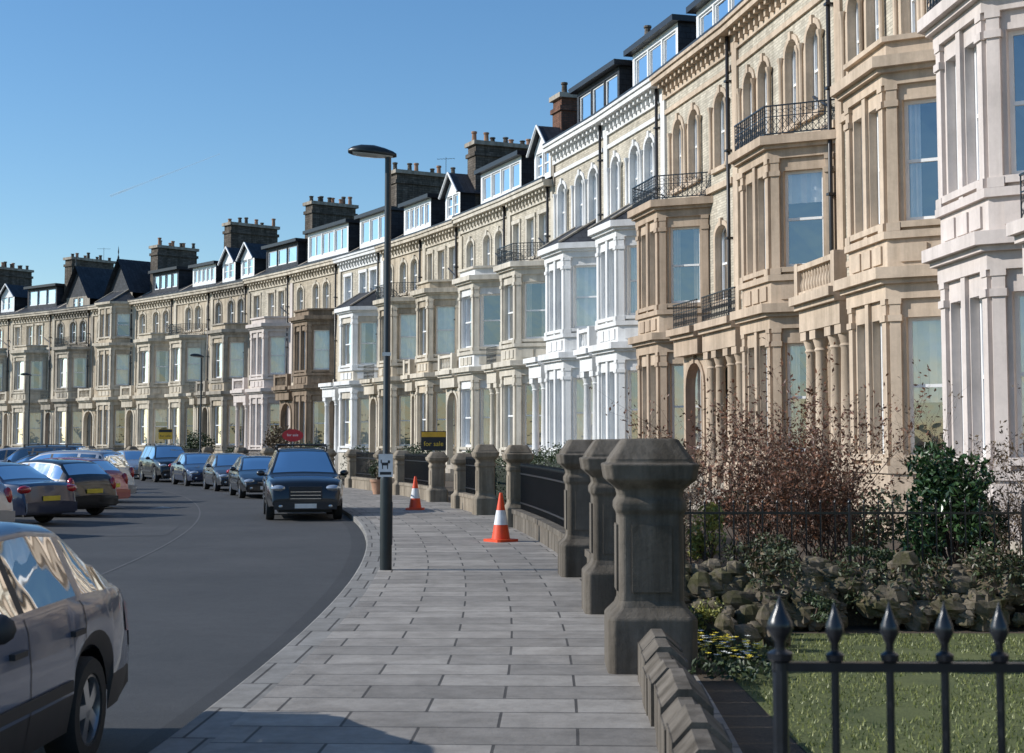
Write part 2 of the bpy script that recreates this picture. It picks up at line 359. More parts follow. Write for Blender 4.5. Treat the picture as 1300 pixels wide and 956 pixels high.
    if top=='roof':
        o=outl(.3); zr=zb+.95
        i0,i1=(b0+.75,0.02),(b1-.75,.02)
        H.roof.face([(o[0][0],o[0][1],zb),(o[1][0],o[1][1],zb),(i0[0],i0[1],zr)],SLATE)
        H.roof.face([(o[1][0],o[1][1],zb),(o[2][0],o[2][1],zb),(i1[0],i1[1],zr),(i0[0],i0[1],zr)],SLATE)
        H.roof.face([(o[2][0],o[2][1],zb),(o[3][0],o[3][1],zb),(i1[0],i1[1],zr)],SLATE)
        for a_,b_ in ((o[1],i0),(o[2],i1)): tube(H.roof,(a_[0],a_[1],zb+.02),(b_[0],b_[1],zr+.02),.05,.05,GREYST,5)
    elif top=='iron':
        o=outl(.16)
        for a_,b_ in zip(o[:-1],o[1:]):
            ironrail(H.iron,Fr(a_[0],a_[1],b_[0]-a_[0],b_[1]-a_[1]),0,math.hypot(a_[0]-b_[0],a_[1]-b_[1]),0,zb)
    else:
        prism(T,outl(-.02),zb,zb+.32,bw); prism(T,outl(.08),zb+.32,zb+.42,trim)
    pd=1.15; x0,x1=g0+.08,g1-.02
    if b0>W-b1: x1=min(g1-.02,b0-.02)
    pbox(T,Fm,x0,x1,.002,pd,4.25,4.73,trim); pbox(T,Fm,x0-.02,x1,.002,pd+.12,4.73,4.84,trim); pbox(T,Fm,x0-.02,x1,.002,pd+.24,4.84,5.03,trim)
    if porch=='arch':
        Fp=Fr(x0,pd-.3,1,0); L=x1-x0
        if L>2.2: oo=[(.3,L/2-.12,.0,4.05,(L/2-.42)/2),(L/2+.12,L-.3,.0,4.05,(L/2-.42)/2)]
        else: oo=[(.3,L-.3,0,4.05,(L-.6)/2)]
        panel(H,Fp,L,0,4.25,oo,wall,win=False,sur=trim,reveal=.2)
    else:
        cs=[x0+.2,x1-.2] if x1-x0<2.2 else [x0+.2,(x0+x1)/2-.5,(x0+x1)/2+.5,x1-.2]
        for u in cs:
            pbox(T,Fm,u-.2,u+.2,pd-.42,pd-.02,0,1.15,trim)
            lathe(T,u,pd-.22,[(.19,1.15),(.19,1.23),(.15,1.3),(.145,2.2),(.125,3.75),(.16,3.8),(.13,3.85),(.19,4.05)],trim,12)
            pbox(T,Fm,u-.2,u+.2,pd-.42,pd-.02,4.05,4.249,trim)
    if top=='iron': ironrail(H.iron,Fm,x0,x1,pd,5.03)
    elif random.random()<.75: balus(T,Fm,x0+.1,x1-.12,pd-.02,5.03,trim)
    ye,zr=-5.2,zc+2.7
    H.roof.face([(0,.3,zc+.02),(W,.3,zc+.02),(W,ye,zr),(0,ye,zr)],SLATE,[(0,0),(W,0),(W,6.2),(0,6.2)])
    H.roof.face([(0,ye,zr),(W,ye,zr),(W,-10.5,zc-.3),(0,-10.5,zc-.3)],SLATE,[(0,0),(W,0),(W,6.2),(0,6.2)])
    tube(H.roof,(0,ye,zr+.03),(W,ye,zr+.03),.1,.1,POT,6)
    H.walls.face([(0,-10.4,0),(W,-10.4,0),(W,-10.4,zc),(0,-10.4,zc)],BBRICK)
    zm=max(zc,zprev or zc)
    prof=[(.06,zc-.28),(.06,zm+.12),(ye,zm+2.95),(-10.3,zm),(-10.3,zc-3)]
    for xx,sgn in ((-.16,0),(.16,0)): H.walls.face([(xx,p[0],p[1]) for p in prof],CHIM,[(p[0],p[1]) for p in prof])
    for i in range(4):
        p,q=prof[i],prof[i+1]; H.walls.face([(-.16,p[0],p[1]),(.16,p[0],p[1]),(.16,q[0],q[1]),(-.16,q[0],q[1])],GREYST)
    if dorm=='flat':
        ins=random.uniform(.5,1.1); Fd=Fr(ins,-.75,1,0); L=W-2*ins; k=random.choice((3,4,5)); zo=zc+.35; zh=zc+random.uniform(1.85,2.25)
        oo=[(.15+(L-.3)*i/k+.05,.15+(L-.3)*(i+1)/k-.05,zo+.4,zh-.2) for i in range(k)]
        panel(H,Fd,L,zc+.3,zh,oo,FRAME if random.random()<.5 else SLATE,reveal=.06,bars=0)
        for uu in (0,L): H.walls.face([Fd.P(uu,0,zc+.3),Fd.P(uu,0,zh),Fd.P(uu,-4.3,zh),Fd.P(uu,-4.3,zc+.3)],SLATE)
        pbox(H.roof,Fd,-.2,L+.2,-4.4,.28,zh,zh+.2,GUTTER)
    elif dorm=='gable':
        nd=1 if W<5.4 else 2
        for i in range(nd):
            L=1.9; x=W*(i+.5)/nd-L/2; Fd=Fr(x,-.5,1,0); zh=zc+1.75
            panel(H,Fd,L,zc+.1,zh,[(.22,L/2-.06,zc+.6,zh-.12),(L/2+.06,L-.22,zc+.6,zh-.12)],FRAME,reveal=.06)
            H.walls.face([Fd.P(0,0,zh),Fd.P(L,0,zh),Fd.P(L/2,0,zh+.9)],FRAME)
            for uu in (0,L): H.walls.face([Fd.P(uu,0,zc+.1),Fd.P(uu,0,zh),Fd.P(uu,-3.5,zh),Fd.P(uu,-3.5,zc+.1)],SLATE)
            for s0,s1 in ((-.2,L/2),(L+.2,L/2)):
                H.roof.face([Fd.P(s0,.25,zh-.15),Fd.P(s1,.25,zh+.98),Fd.P(s1,-4.5,zh+.98),Fd.P(s0,-4.5,zh-.15)],SLATE,[(0,0),(1.5,0),(1.5,4),(0,4)])
                tube(H.roof,Fd.P(s0,.26,zh-.15),Fd.P(s1,.26,zh+.98),.06,.06,FRAME,4)
    elif dorm=='steep':
        L=3.4; x=bc-L/2; Fd=Fr(x,.05,1,0)
        panel(H,Fd,L,zc+.0,zc+.9,[(1.0,1.6,zc+.1,zc+.8),(1.8,2.4,zc+.1,zc+.8)],GREYST,reveal=.06)
        H.walls.face([Fd.P(0,0,zc+.9),Fd.P(L,0,zc+.9),Fd.P(L/2,0,zc+3.1)],SLATE)
        for s0,s1 in ((-.25,L/2),(L+.25,L/2)):
            H.roof.face([Fd.P(s0,.35,zc+.65),Fd.P(s1,.35,zc+3.3),Fd.P(s1,-5,zc+3.3),Fd.P(s0,-5,zc+.65)],SLATE,[(0,0),(2.5,0),(2.5,4),(0,4)])
        lathe(H.roof,x+L/2,.3,[(.06,zc+3.2),(.08,zc+3.4),(.02,zc+3.6),(.05,zc+3.8),(0,zc+4.3)],GUTTER,6)
    if chim is not None:
        for th in (chim if isinstance(chim,(list,tuple)) else [chim]):
            x=rad(th-ta)*137; cm=chmat or CHIM; ct=MB(); y1,y0=-1.3,-5.0+random.uniform(-.4,.8); zt2=max(16.6,zc+3.0)+random.uniform(-.3,.3)
            pbox(ct,Fm,x-.5,x+.5,y0,y1,zc,zt2-.75,cm); pbox(ct,Fm,x-.58,x+.58,y0-.08,y1+.08,zt2-.75,zt2-.55,cm)
            pbox(ct,Fm,x-.48,x+.48,y0+.02,y1-.02,zt2-.55,zt2-.2,cm); pbox(ct,Fm,x-.62,x+.62,y0-.12,y1+.12,zt2-.2,zt2,GREYST)
            k=random.choice((6,7,8))
            for i in range(k):
                y=y0+.25+(y1-y0-.5)*i/(k-1)+random.uniform(-.08,.08); hh=random.uniform(.25,.6); rr=.13
                lathe(ct,x+random.uniform(-.06,.06)+(.22 if i%2 else -.2),y,[(rr,zt2),(rr*.85,zt2+hh*.8),(rr*1.15,zt2+hh*.85),(rr*1.1,zt2+hh),(rr*.7,zt2+hh),(rr*.7,zt2+hh-.2)],random.choice((POT,CHIM,CHIM)),9)
            if random.random()<.4:
                y=y0+.3; tube(ct,(x+.55,y,zt2-1),(x+.55,y,zt2+1.2),.018,.014,GUTTER,4)
                tube(ct,(x+.2,y-.4,zt2+1.1),(x+.9,y+.4,zt2+1.1),.01,.01,GUTTER,4)
                for i in range(6):
                    cx_=x+.25+.12*i; cy_=y-.35+.14*i; tube(ct,(cx_-.12,cy_+.12,zt2+1.1),(cx_+.12,cy_-.12,zt2+1.1),.007,.007,GUTTER,3)
            ct.obj('chimney_stack',E,30)
    H.walls.obj('walls',E); H.trim.obj('stone_trim',E,40); H.sash.obj('window_frames_and_door',E); H.glass.obj('window_panes',E)
    H.curt.obj('curtains',E); H.roof.obj('roof',E); H.iron.obj('ironwork_and_pipes',E)
    return E
Hs=[
 dict(ta=-3.4,tb=-.6,tc=-2.6,zc=13.6,wall=BEIGE,trim=TANT,upper=PBRICK,top='roof'),
 dict(ta=-.6,tb=2.2,tc=.5,zc=13.6,wall=PINK,trim=PINK,upper=PINK,top='iron'),
 dict(ta=2.2,tb=5.05,tc=3.62,zc=13.6,wall=PINK,trim=PINK,upper=PINK,top='iron',bl=3.9),
 dict(ta=5.05,tb=8.15,tc=5.63,zc=13.6,wall=BEIGE,trim=BEIGE,upper=PBRICK,utrim=BEIGE,top='par',porch='col'),
 dict(ta=8.15,tb=11.3,tc=8.72,zc=13.6,wall=BEIGE,trim=BEIGE2,upper=PBRICK,utrim=BEIGE,bay_w=BEIGE2,top='iron',porch='col'),
 dict(ta=11.3,tb=13.98,tc=12.67,zc=13.6,wall=BEIGE2,trim=TANT,upper=PBRICK,top='iron',porch='arch',utrim=BEIGE),
 dict(ta=13.98,tb=16.4,tc=14.43,zc=13.6,wall=WHITE,trim=WHITE,upper=PBRICK,utrim=WHITE,top='roof',chim=16.2,porch='col'),
 dict(ta=16.4,tb=18.87,tc=16.86,zc=13.6,wall=WHITE,trim=WHITE,upper=PBRICK,utrim=WHITE,top='roof',porch='col'),
 dict(ta=18.87,tb=21.05,tc=19.2,zc=12.3,wall=CREAM,trim=CREAM,upper=PBRICK,top='iron',porch='col',dorm='gable',chim=20.1,chmat=CHIMR,bl=3.6,arch=False),
 dict(ta=21.05,tb=23.6,tc=21.5,zc=12.3,wall=SAND2,trim=CREAM,upper=PBRICK,bay_w=WHITE,top='par',porch='arch',bl=3.7),
 dict(ta=23.6,tb=25.6,tc=23.95,zc=12.2,wall=SAND,trim=SAND2,upper=PBRICK,top='par',porch='arch',dorm='gable',chim=24.4,bl=3.4,arch=False),
 dict(ta=25.6,tb=28.0,tc=26.1,zc=12.2,wall=SAND,trim=SAND2,upper=SAND,top='iron',porch='arch',bl=3.7),
 dict(ta=28.0,tb=30.5,tc=28.4,zc=12.2,wall=CREAM,trim=WHITE,upper=PBRICK,top='roof',porch='col',chim=28.7,bl=3.7,arch=False),
 dict(ta=30.5,tb=33.4,tc=31.2,zc=12.2,wall=BROWN,trim=BROWN,upper=BBRICK,utrim=SAND2,top='par',porch='arch',bl=3.8),
 dict(ta=33.4,tb=36.0,tc=33.9,zc=12.2,wall=PINK,trim=PINK,upper=PBRICK,utrim=SAND2,top='par',porch='col',chim=33.6,bl=3.8,arch=False),
 dict(ta=36.0,tb=38.3,tc=36.4,zc=12.1,wall=SAND,trim=GREYST,upper=SAND,top='par',porch='arch',dorm='gable',bl=3.7),
 dict(ta=38.3,tb=40.6,tc=39.1,zc=12.1,wall=SAND2,trim=SAND2,upper=SAND,top='iron',porch='arch',chim=38.5,bl=3.6),
 dict(ta=40.6,tb=43.1,tc=41.1,zc=12.1,wall=SAND2,trim=SAND2,upper=BBRICK,top='par',porch='arch',bl=3.7,bay3=False),
 dict(ta=43.1,tb=45.8,tc=43.6,zc=12.1,wall=SAND,trim=SAND2,upper=SAND,top='roof',porch='arch',dorm='steep',chim=43.0,bl=3.8,bay3=True),
 dict(ta=45.8,tb=48.2,tc=46.3,zc=12.1,wall=SAND2,trim=GREYST,upper=SAND,top='iron',porch='arch',dorm='steep',bl=3.7),
 dict(ta=48.2,tb=50.8,tc=49.0,zc=12.1,wall=SAND2,trim=SAND2,upper=BBRICK,top='par',porch='arch',chim=48.3,bl=3.7,arch=False),
 dict(ta=50.8,tb=53.4,tc=51.5,zc=12.1,wall=SAND2,trim=SAND2,upper=SAND,top='par',porch='arch',chim=52.8,bl=3.7,dorm='gable'),
 dict(ta=53.4,tb=56.0,tc=54.0,zc=12.1,wall=SAND,trim=SAND2,upper=SAND,top='iron',porch='arch',bl=3.7),
 dict(ta=56.0,tb=58.6,tc=56.6,zc=12.1,wall=SAND,trim=SAND2,upper=SAND,top='par',porch='arch',bl=3.7,chim=57),
]
zp=None
for h in Hs:
    house(zprev=zp,**h); zp=h['zc']
# ------------------------------------------------------------ ground surfaces
def asphalt(name='asphalt',k=1.0):
    m,n,l,b=new_mat(name); p=pos(n)
    a=noise(n,l,p,.35,5); f=noise(n,l,p,70,3,.8); f2=noise(n,l,p,5,5,.7)
    base=mixc(n,l,ramp(n,l,a,.3,.7),(.046*k,.048*k,.05*k,1),(.074*k,.075*k,.077*k,1))
    base=mixc(n,l,.8,base,ramp(n,l,f,.3,.7,g(.4),g(1.1)),'MULTIPLY'); base=mixc(n,l,.6,base,ramp(n,l,f2,.3,.65,g(.65),g(1.0)),'MULTIPLY')
    l.new(base,b.inputs['Base Color']); b.inputs['Roughness'].default_value=.8; bump(n,l,b,f,.7,.008); return m
def groundm(name,ca,cb,sc=1.5):
    m,n,l,b=new_mat(name); p=pos(n)
    base=mixc(n,l,ramp(n,l,noise(n,l,p,sc,6,.7),.35,.65),c4(ca),c4(cb)); base=mixc(n,l,.6,base,ramp(n,l,noise(n,l,p,40,4,.8),.3,.7,g(.5),g(1.0)),'MULTIPLY')
    l.new(base,b.inputs['Base Color']); b.inputs['Roughness'].default_value=.95; bump(n,l,b,noise(n,l,p,30,4),.6,.02); return m
ASPH=asphalt(); ASPH2=asphalt('gutter_asphalt',.7); ASPH3=asphalt('patched_asphalt',1.1); GRASS=groundm('grass_turf',(.07,.09,.025),(.12,.14,.04)); SOIL=groundm('garden_soil',(.06,.045,.03),(.11,.08,.052))
FLAG=stone('paving_flags',(.385,.355,.315),.2,.72,brick=(1.0,.52,.011,(.10,.092,.083),.68),bstr=.6,var=1.1)
def annulus(name,R0,R1,t0,t1,z,mat,n=160,mb=None,z2=None):
    own=mb is None; mb=mb or MB(); Rm=(R0+R1)/2
    for i in range(n):
        a=t0+(t1-t0)*i/n; b=t0+(t1-t0)*(i+1)/n; z2_=z if z2 is None else z2
        mb.face([pol(R0,a,z),pol(R1,a,z2_),pol(R1,b,z2_),pol(R0,b,z)],mat,[(R0,rad(a)*Rm),(R1 if R1!=R0 else R1+.3,rad(a)*Rm),(R1 if R1!=R0 else R1+.3,rad(b)*Rm),(R0,rad(b)*Rm)])
    return mb.obj(name) if own else mb
gm=MB(); S=6000
gm.face([(-S,-S,-.14),(S,-S,-.14),(S,S,-.14),(-S,S,-.14)],GRASS); gm.obj('ground')
annulus('road',113.0,125.0,-25,62,-.12,ASPH)
annulus('road_gutter',124.72,125.0,-25,62,-.116,ASPH2)
annulus('road_repair_patch',119.5,121.0,7.5,9,-.116,ASPH3,20)
k=MB(); annulus('kerb',125.0,125.0,-25,62,-.121,KERB,mb=k,z2=-.01); annulus('',125.0,125.02,-25,62,-.01,KERB,mb=k,z2=.0); annulus('',125.02,125.3,-25,62,.0,KERB,mb=k); k.obj('kerb')
annulus('pavement',125.3,128.45,-25,62,.0,FLAG)
annulus('garden_ground',128.45,136.2,-25,62,.0,SOIL)
k=MB(); annulus('',112.7,113.0,-25,62,.0,KERB,mb=k); annulus('',113.0,113.0,-25,62,-.12,KERB,mb=k,z2=0); k.obj('kerb')
annulus('road_seam',121.28,121.32,-8,40,-.116,plain('bitumen_seam',(.085,.085,.085),.8),n=100)
WM=groundm('worn_road_paint',(.14,.14,.135),(.45,.45,.43),6)
mk=MB()
for t,r in ((13.6,118.9),(13.3,120.3),(19.5,118.9),(19.2,120.3)):
    mk.face([pol(r-.4,t,-.112),pol(r+.4,t,-.112),pol(r,t+.7,-.112)],WM)
mk.obj('road_marking')
lw=MB(); lw.face([(1.75,3.9,.004),(8.6,3.9,.004),(8.4,13.8,.004),(1.65,13.8,.004)],GRASS); lw.obj('lawn')
GB=leafmat('grass_blades',(.11,.14,.03),(.24,.25,.08))
gb=MB()
for i in range(22000):
    x=random.uniform(1.7,7.0); y=random.uniform(8.0,13.7); a=random.uniform(0,6.28); h=random.uniform(.012,.042); w=.006
    if math.sin(x*5+math.sin(y*3)*2)+math.sin(y*4.1+x)<-1.3: continue
    dx,dy=math.cos(a)*w,math.sin(a)*w; lx,ly=random.uniform(-.02,.02),random.uniform(-.02,.02)
    gb.face([(x-dx,y-dy,.0),(x+dx,y+dy,.0),(x+lx,y+ly,h)],GB,[(0,0)]*3)
gb.obj('grass')
# ------------------------------------------------------------ piers and front walls
def pier(t,R=128.2,h=1.82,w=.27,mat=PIER):
    x,y,_=pol(R,t); e=empty('gate_pier',(x,y,0),rad(t)); mb=MB()
    def sq(s,z): c=s*.86; return [(s,-c,z),(s,c,z),(c,s,z),(-c,s,z),(-s,c,z),(-s,-c,z),(-c,-s,z),(c,-s,z)]
    k=h/1.82
    prof=[(0,w*1.4),(.42*k,w*1.4),(.5*k,w*1.1),(.55*k,w*1.02),(1.22*k,w*1.02),(1.26*k,w*1.12),(1.32*k,w*1.12),(1.36*k,w*1.0),(1.42*k,w*1.05),(1.5*k,w*1.42),(1.62*k,w*1.5),(1.63*k,w*1.32),(1.66*k,w*1.3),(1.8*k,w*.92),(1.82*k,w*.85),(1.822*k,0)]
    mb.grid([sq(s,z) for z,s in prof],mat,True,sm=False)
    for a in range(4):
        F=Fr(0,0,math.cos(a*math.pi/2),math.sin(a*math.pi/2)); pbox(mb,F,-w*.62,w*.62,w*1.0,w*1.09,.62*k,1.14*k,mat)
    o=mb.obj('pier_shaft_and_cap',e); bv=o.modifiers.new('b','BEVEL'); bv.width=.014; bv.segments=2
    return e
for t in (-1.0,.75,2.6): pier(t,128.12,w=.25)
pts=[7.6,9.9,11.5,13.4,16.0,17.4,19.6,21.5,23.6,26,28,30.5,33,36,39,42,45,48]
for t in pts: pier(t,128.25,1.72 if t<10 else 1.48,.21,PIERL)
def frontwall(t0,t1,R=128.25,h=.34,rail=True,mat=PIERL,th=.16):
    n=max(1,int((t1-t0)/.5)); w=MB(); r=MB()
    for i in range(n):
        a=Vector(pol(R,t0+(t1-t0)*i/n)); b=Vector(pol(R,t0+(t1-t0)*(i+1)/n)); F=Fr(a.x,a.y,b.x-a.x,b.y-a.y); L=(b-a).length
        pbox(w,F,.004,L-.004,-th,th,0,h,mat); pbox(w,F,.004,L-.004,-th-.03,th+.03,h,h+.09,mat)
        if rail:
            z0=h+.09; pbox(r,F,0,L,-.02,.02,z0+.12,z0+.15,IRON); pbox(r,F,0,L,-.02,.02,z0+.72,z0+.75,IRON)
            k=max(1,int(L/.13))
            for j in range(k):
                u=(j+.5)*L/k; pbox(r,F,u-.011,u+.011,-.011,.011,z0,z0+.86,IRON); p=F.P(u,0,0); lathe(r,p[0],p[1],[(.011,z0+.86),(.024,z0+.9),(0,z0+.98)],IRON,5)
    w.obj('garden_wall')
    if rail: r.obj('iron_railings')
frontwall(2.85,7.4,mat=PIER,h=.3); frontwall(10.15,11.3); frontwall(13.6,15.8); frontwall(17.6,19.4); frontwall(21.7,23.4);frontwall(26.2,27.8);frontwall(30.7,32.8);frontwall(36.2,38.8);frontwall(42.2,44.8)
frontwall(-.75,.5,rail=False,h=.3,mat=PIER); frontwall(1.0,2.35,rail=False,h=.3,mat=PIER)
def rock(mb,x,y,z,s,mat,sc=(1,1,1),jit=(.82,1.15)):
    n0=random.random()*9; rows=[]
    sx,sy,sz=[s*random.uniform(.7,1.2)*q for q in sc]
    for i in range(7):
        ph=math.pi*i/6; r=[]
        for j in range(9):
            th=2*math.pi*j/9; k=random.uniform(*jit) if 0<i<6 else 1
            r.append((x+sx*k*math.sin(ph)*math.cos(th+n0),y+sy*k*math.sin(ph)*math.sin(th+n0),z+sz*k*math.cos(ph)))
        rows.append(r)
    mb.grid(rows,mat,True,sm=False)
w=MB(); t=-4.9
while t<-1.35:
    dt=random.uniform(.16,.24); a=Vector(pol(128.12,t)); b=Vector(pol(128.12,t+dt)); F=Fr(a.x,a.y,b.x-a.x,b.y-a.y); L=(b-a).length
    hh=random.uniform(.24,.31); s1=random.uniform(-.015,.015)
    pbox(w,F,.008,L-.008,-.15+s1,.15+s1,0,hh,PIER)
    pp=[F.P(u_,v_,z_) for u_,v_,z_ in ((.008,-.14+s1,hh),(L-.008,-.14+s1,hh),(L-.008,-.03+s1,hh+.1),(L-.008,.05+s1,hh+.1),(L-.008,.14+s1,hh),(.008,.14+s1,hh),(.008,.05+s1,hh+.1),(.008,-.03+s1,hh+.1))]
    w.face([pp[0],pp[1],pp[2],pp[7]],PIER); w.face([pp[7],pp[2],pp[3],pp[6]],PIER); w.face([pp[6],pp[3],pp[4],pp[5]],PIER); w.face([pp[0],pp[7],pp[6],pp[5]],PIER); w.face([pp[1],pp[4],pp[3],pp[2]],PIER)
    t+=dt
o=w.obj('coped_garden_wall')
rk=MB()
for i in range(480):
    x=random.uniform(1.6,8.6); y=14.0+random.uniform(0,.5); f=(y-14.0)/.5; z=random.uniform(.0,.2)+f*.42
    rock(rk,x,y,z,random.uniform(.06,.15),ROCK,(1.15,1,.85),(.7,1.2))
for i in range(40):
    t=random.uniform(-.7,.6); p=pol(128.75+random.uniform(0,.6),t); rock(rk,p[0],p[1],random.uniform(0,.25),random.uniform(.08,.15),ROCK)
rk.obj('rockery_wall')
sb=MB(); sb.box(1.75,8.6,14.4,15.6,0,.48,SOIL); sb.obj('garden_bed')
# ------------------------------------------------------------ plants
def leaf(mb,p,s,mat,up=.3):
    d=Vector((random.gauss(0,1),random.gauss(0,1),random.gauss(0,1)*.8+up)).normalized(); o=d.orthogonal().normalized()
    o.rotate(Matrix.Rotation(random.uniform(0,6.28),3,d)); q=d.cross(o); p=Vector(p)
    k=random.uniform(.6,1.2)*s
    mb.face([tuple(p-o*k),tuple(p+q*k*.45+d*k*.15),tuple(p+o*k),tuple(p-q*k*.45+d*k*.15)],mat,[(0,0)]*4)
HOL=leafmat('holly_leaves',(.012,.035,.012),(.05,.10,.03),.3); HED=leafmat('hedge_leaves',(.02,.04,.015),(.06,.085,.03)); YEL=leafmat('yellow_green_leaves',(.14,.16,.03),(.3,.28,.06))
REDL=leafmat('russet_leaves',(.08,.028,.014),(.2,.085,.04)); BARK=plain('twig_bark',(.09,.06,.045),.9,0,.3,20); IVY=leafmat('ivy_leaves',(.02,.03,.012),(.07,.08,.03))
BRN=leafmat('dead_leaves',(.08,.055,.03),(.17,.12,.07))
def bush(name,x,y,z0,rx,ry,h,n,s,mat,clumps=14,stems=True):
    mb=MB(); cl=[]
    for i in range(clumps):
        a=random.uniform(0,6.28); r=math.sqrt(random.random())*.75; zz=random.uniform(.15,.88)
        k=(1-.55*zz*zz)
        cl.append((x+rx*r*k*math.cos(a),y+ry*r*k*math.sin(a),z0+h*zz,random.uniform(.22,.42)))
        if stems: tube(mb,(x+random.uniform(-.05,.05),y,z0),cl[-1][:3],.018,.006,BARK,4)
    for i in range(n):
        c=random.choice(cl); q=Vector((random.gauss(0,1),random.gauss(0,1),random.gauss(0,1))).normalized()*random.uniform(.4,1.0)**.5
        leaf(mb,(c[0]+q.x*c[3]*rx,c[1]+q.y*c[3]*ry,max(z0+.02,c[2]+q.z*c[3]*h*.5)),s,mat)
    return mb.obj(name)
def twigs(name,x,y,z0,h,spread,nst,lmat,nl,r=.012,ls=.03):
    mb=MB()
    def br(p,d,L,r,dep):
        q=p
        for k in range(3):
            d=(d+Vector((random.gauss(0,.16),random.gauss(0,.16),random.gauss(0,.08)))).normalized(); q2=q+d*L/3; tube(mb,q,q2,r,r*.8,BARK,3); r*=.8; q=q2
            if dep>0 and random.random()<.95:
                for _ in range(2):
                    dd=(d+Vector((random.gauss(0,.55),random.gauss(0,.55),random.gauss(.15,.3)))).normalized(); br(q,dd,L*random.uniform(.4,.65),r*.7,dep-1)
            if random.random()<nl:
                for _ in range(3): leaf(mb,q+Vector((random.gauss(0,.04),random.gauss(0,.04),random.gauss(0,.04))),ls,lmat)
    for i in range(nst):
        a=random.uniform(0,6.28); p=Vector((x+random.uniform(-.25,.25)*spread,y+random.uniform(-.2,.2)*spread,z0))
        br(p,Vector((math.cos(a)*.35*spread,math.sin(a)*.35*spread,1)).normalized(),h*random.uniform(.6,.95),r,2)
    return mb.obj(name)
def hedge(name,t0,t1,R,w,h,n,mat,s=.035,z0=0):
    mb=MB()
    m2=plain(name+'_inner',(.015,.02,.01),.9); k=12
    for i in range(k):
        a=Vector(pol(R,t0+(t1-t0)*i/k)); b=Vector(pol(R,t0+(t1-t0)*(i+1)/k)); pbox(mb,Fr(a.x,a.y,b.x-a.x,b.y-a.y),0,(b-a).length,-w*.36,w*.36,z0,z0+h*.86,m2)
    for i in range(n):
        t=random.uniform(t0,t1); u=random.uniform(-1,1); f=random.random(); hh=h*(1+.06*math.sin(t*9)+.05*math.sin(t*31))
        if f<.35: r=R+w/2*u; z=z0+hh*random.uniform(.88,1.02)
        elif f<.45: t=random.choice((t0,t1))+random.uniform(-.04,.04); r=R+w/2*u; z=z0+hh*random.random()
        else: r=R+w/2*(1 if u>0 else -1)*random.uniform(.75,1.05); z=z0+hh*random.random()
        leaf(mb,pol(r,t,z),s,mat)
    return mb.obj(name)
bush('holly_bush',4.95,16.4,.3,.72,.7,1.62,5200,.05,HOL,22)
bush('evergreen_shrub',7.2,17.5,.3,.9,.8,1.2,3500,.05,HED,16)
twigs('bare_shrub',3.0,17.5,.2,1.75,1.3,17,REDL,.75,.013,.03)
twigs('bare_shrub',3.9,17.9,.2,1.6,1.4,15,REDL,.7,.013,.03)
twigs('bare_shrub',3.35,16.6,.4,1.1,1.6,15,REDL,.6,.012,.028)
twigs('bare_shrub',6.1,16.6,.4,1.4,1.4,12,BRN,.35,.012,.028)
twigs('bare_shrub',6.0,18.5,.2,1.7,1.3,10,BRN,.3)
twigs('bare_shrub',2.3,20.5,.1,1.4,1.2,10,BRN,.4)
twigs('bare_shrub',5.6,15.7,.45,.9,1.4,10,BRN,.4,.009,.026)
twigs('bare_shrub',1.9,17.2,.0,1.1,1.1,10,BRN,.5,.009,.026)
bush('yellow_shrub',2.15,15.9,.4,.32,.3,.75,1100,.03,YEL,10)
bush('low_shrub',2.6,14.9,.4,.5,.3,.45,1300,.03,IVY,12); bush('low_shrub',1.9,13.6,.0,.35,.25,.35,500,.025,YEL,8)
for x,y,mt,rx,hh in ((3.6,14.7,HED,.45,.35),(5.2,14.75,IVY,.6,.3),(6.6,14.7,HED,.5,.4),(2.9,13.95,HED,.22,.28),(5.8,13.9,YEL,.2,.2)):
    bush('low_shrub',x,y,.1 if y<14.2 else .4,rx,.3,hh,700,.03,mt,10)
bush('low_shrub',2.0,18.5,.0,.6,.9,.9,1600,.035,IVY,14); bush('low_shrub',1.9,21.5,.0,.6,1.2,1.0,1500,.04,HED,14)
bush('low_shrub',4.6,19.5,.0,1.2,.9,1.2,2200,.045,HED,16); bush('low_shrub',3.4,21,.0,.9,.9,1.1,1500,.045,IVY,14)
iv=MB()
for i in range(9000):
    x=random.uniform(1.7,8.4); y=14.38+random.gauss(0,.22); z=.55+.1*math.sin(x*3)+random.gauss(0,.06)-max(0,14.3-y)*.9
    if math.sin(x*2.1)+math.sin(x*5.3+1)>-.5 and y>14.0: leaf(iv,(x,y-.05,max(.08,z)),.033,random.choice((IVY,IVY,HED,BRN)))
iv.obj('ivy')
fl=MB(); YF=plain('primrose_petals',(.75,.6,.05),.6); WF=plain('white_petals',(.75,.75,.7),.6)
for i in range(110):
    a=random.uniform(0,6.28); r=math.sqrt(random.random())*.32; x,y=1.7+r*math.cos(a),11.9+2.2*r*math.sin(a); z=.12+random.uniform(0,.08)
    m=YF if random.random()<.65 else WF
    for q in range(5):
        b=q*1.257; fl.face([(x,y,z),(x+.022*math.cos(b-.5),y+.022*math.sin(b-.5),z+.008),(x+.028*math.cos(b),y+.028*math.sin(b),z+.01),(x+.022*math.cos(b+.5),y+.022*math.sin(b+.5),z+.008)],m,[(0,0)]*4)
for i in range(900):
    a=random.uniform(0,6.28); r=math.sqrt(random.random())*.4; leaf(fl,(1.7+r*math.cos(a),11.9+2.6*r*math.sin(a),random.uniform(.02,.13)),.035,HED)
fl.obj('primrose_flowers')
hedge('hedge',3.1,7.4,129.0,.7,1.6,7500,HED); hedge('hedge',7.8,9.7,129.1,.7,1.45,2500,HED,.04); hedge('hedge',10,13,129.3,.6,1.3,2500,HED,.04)
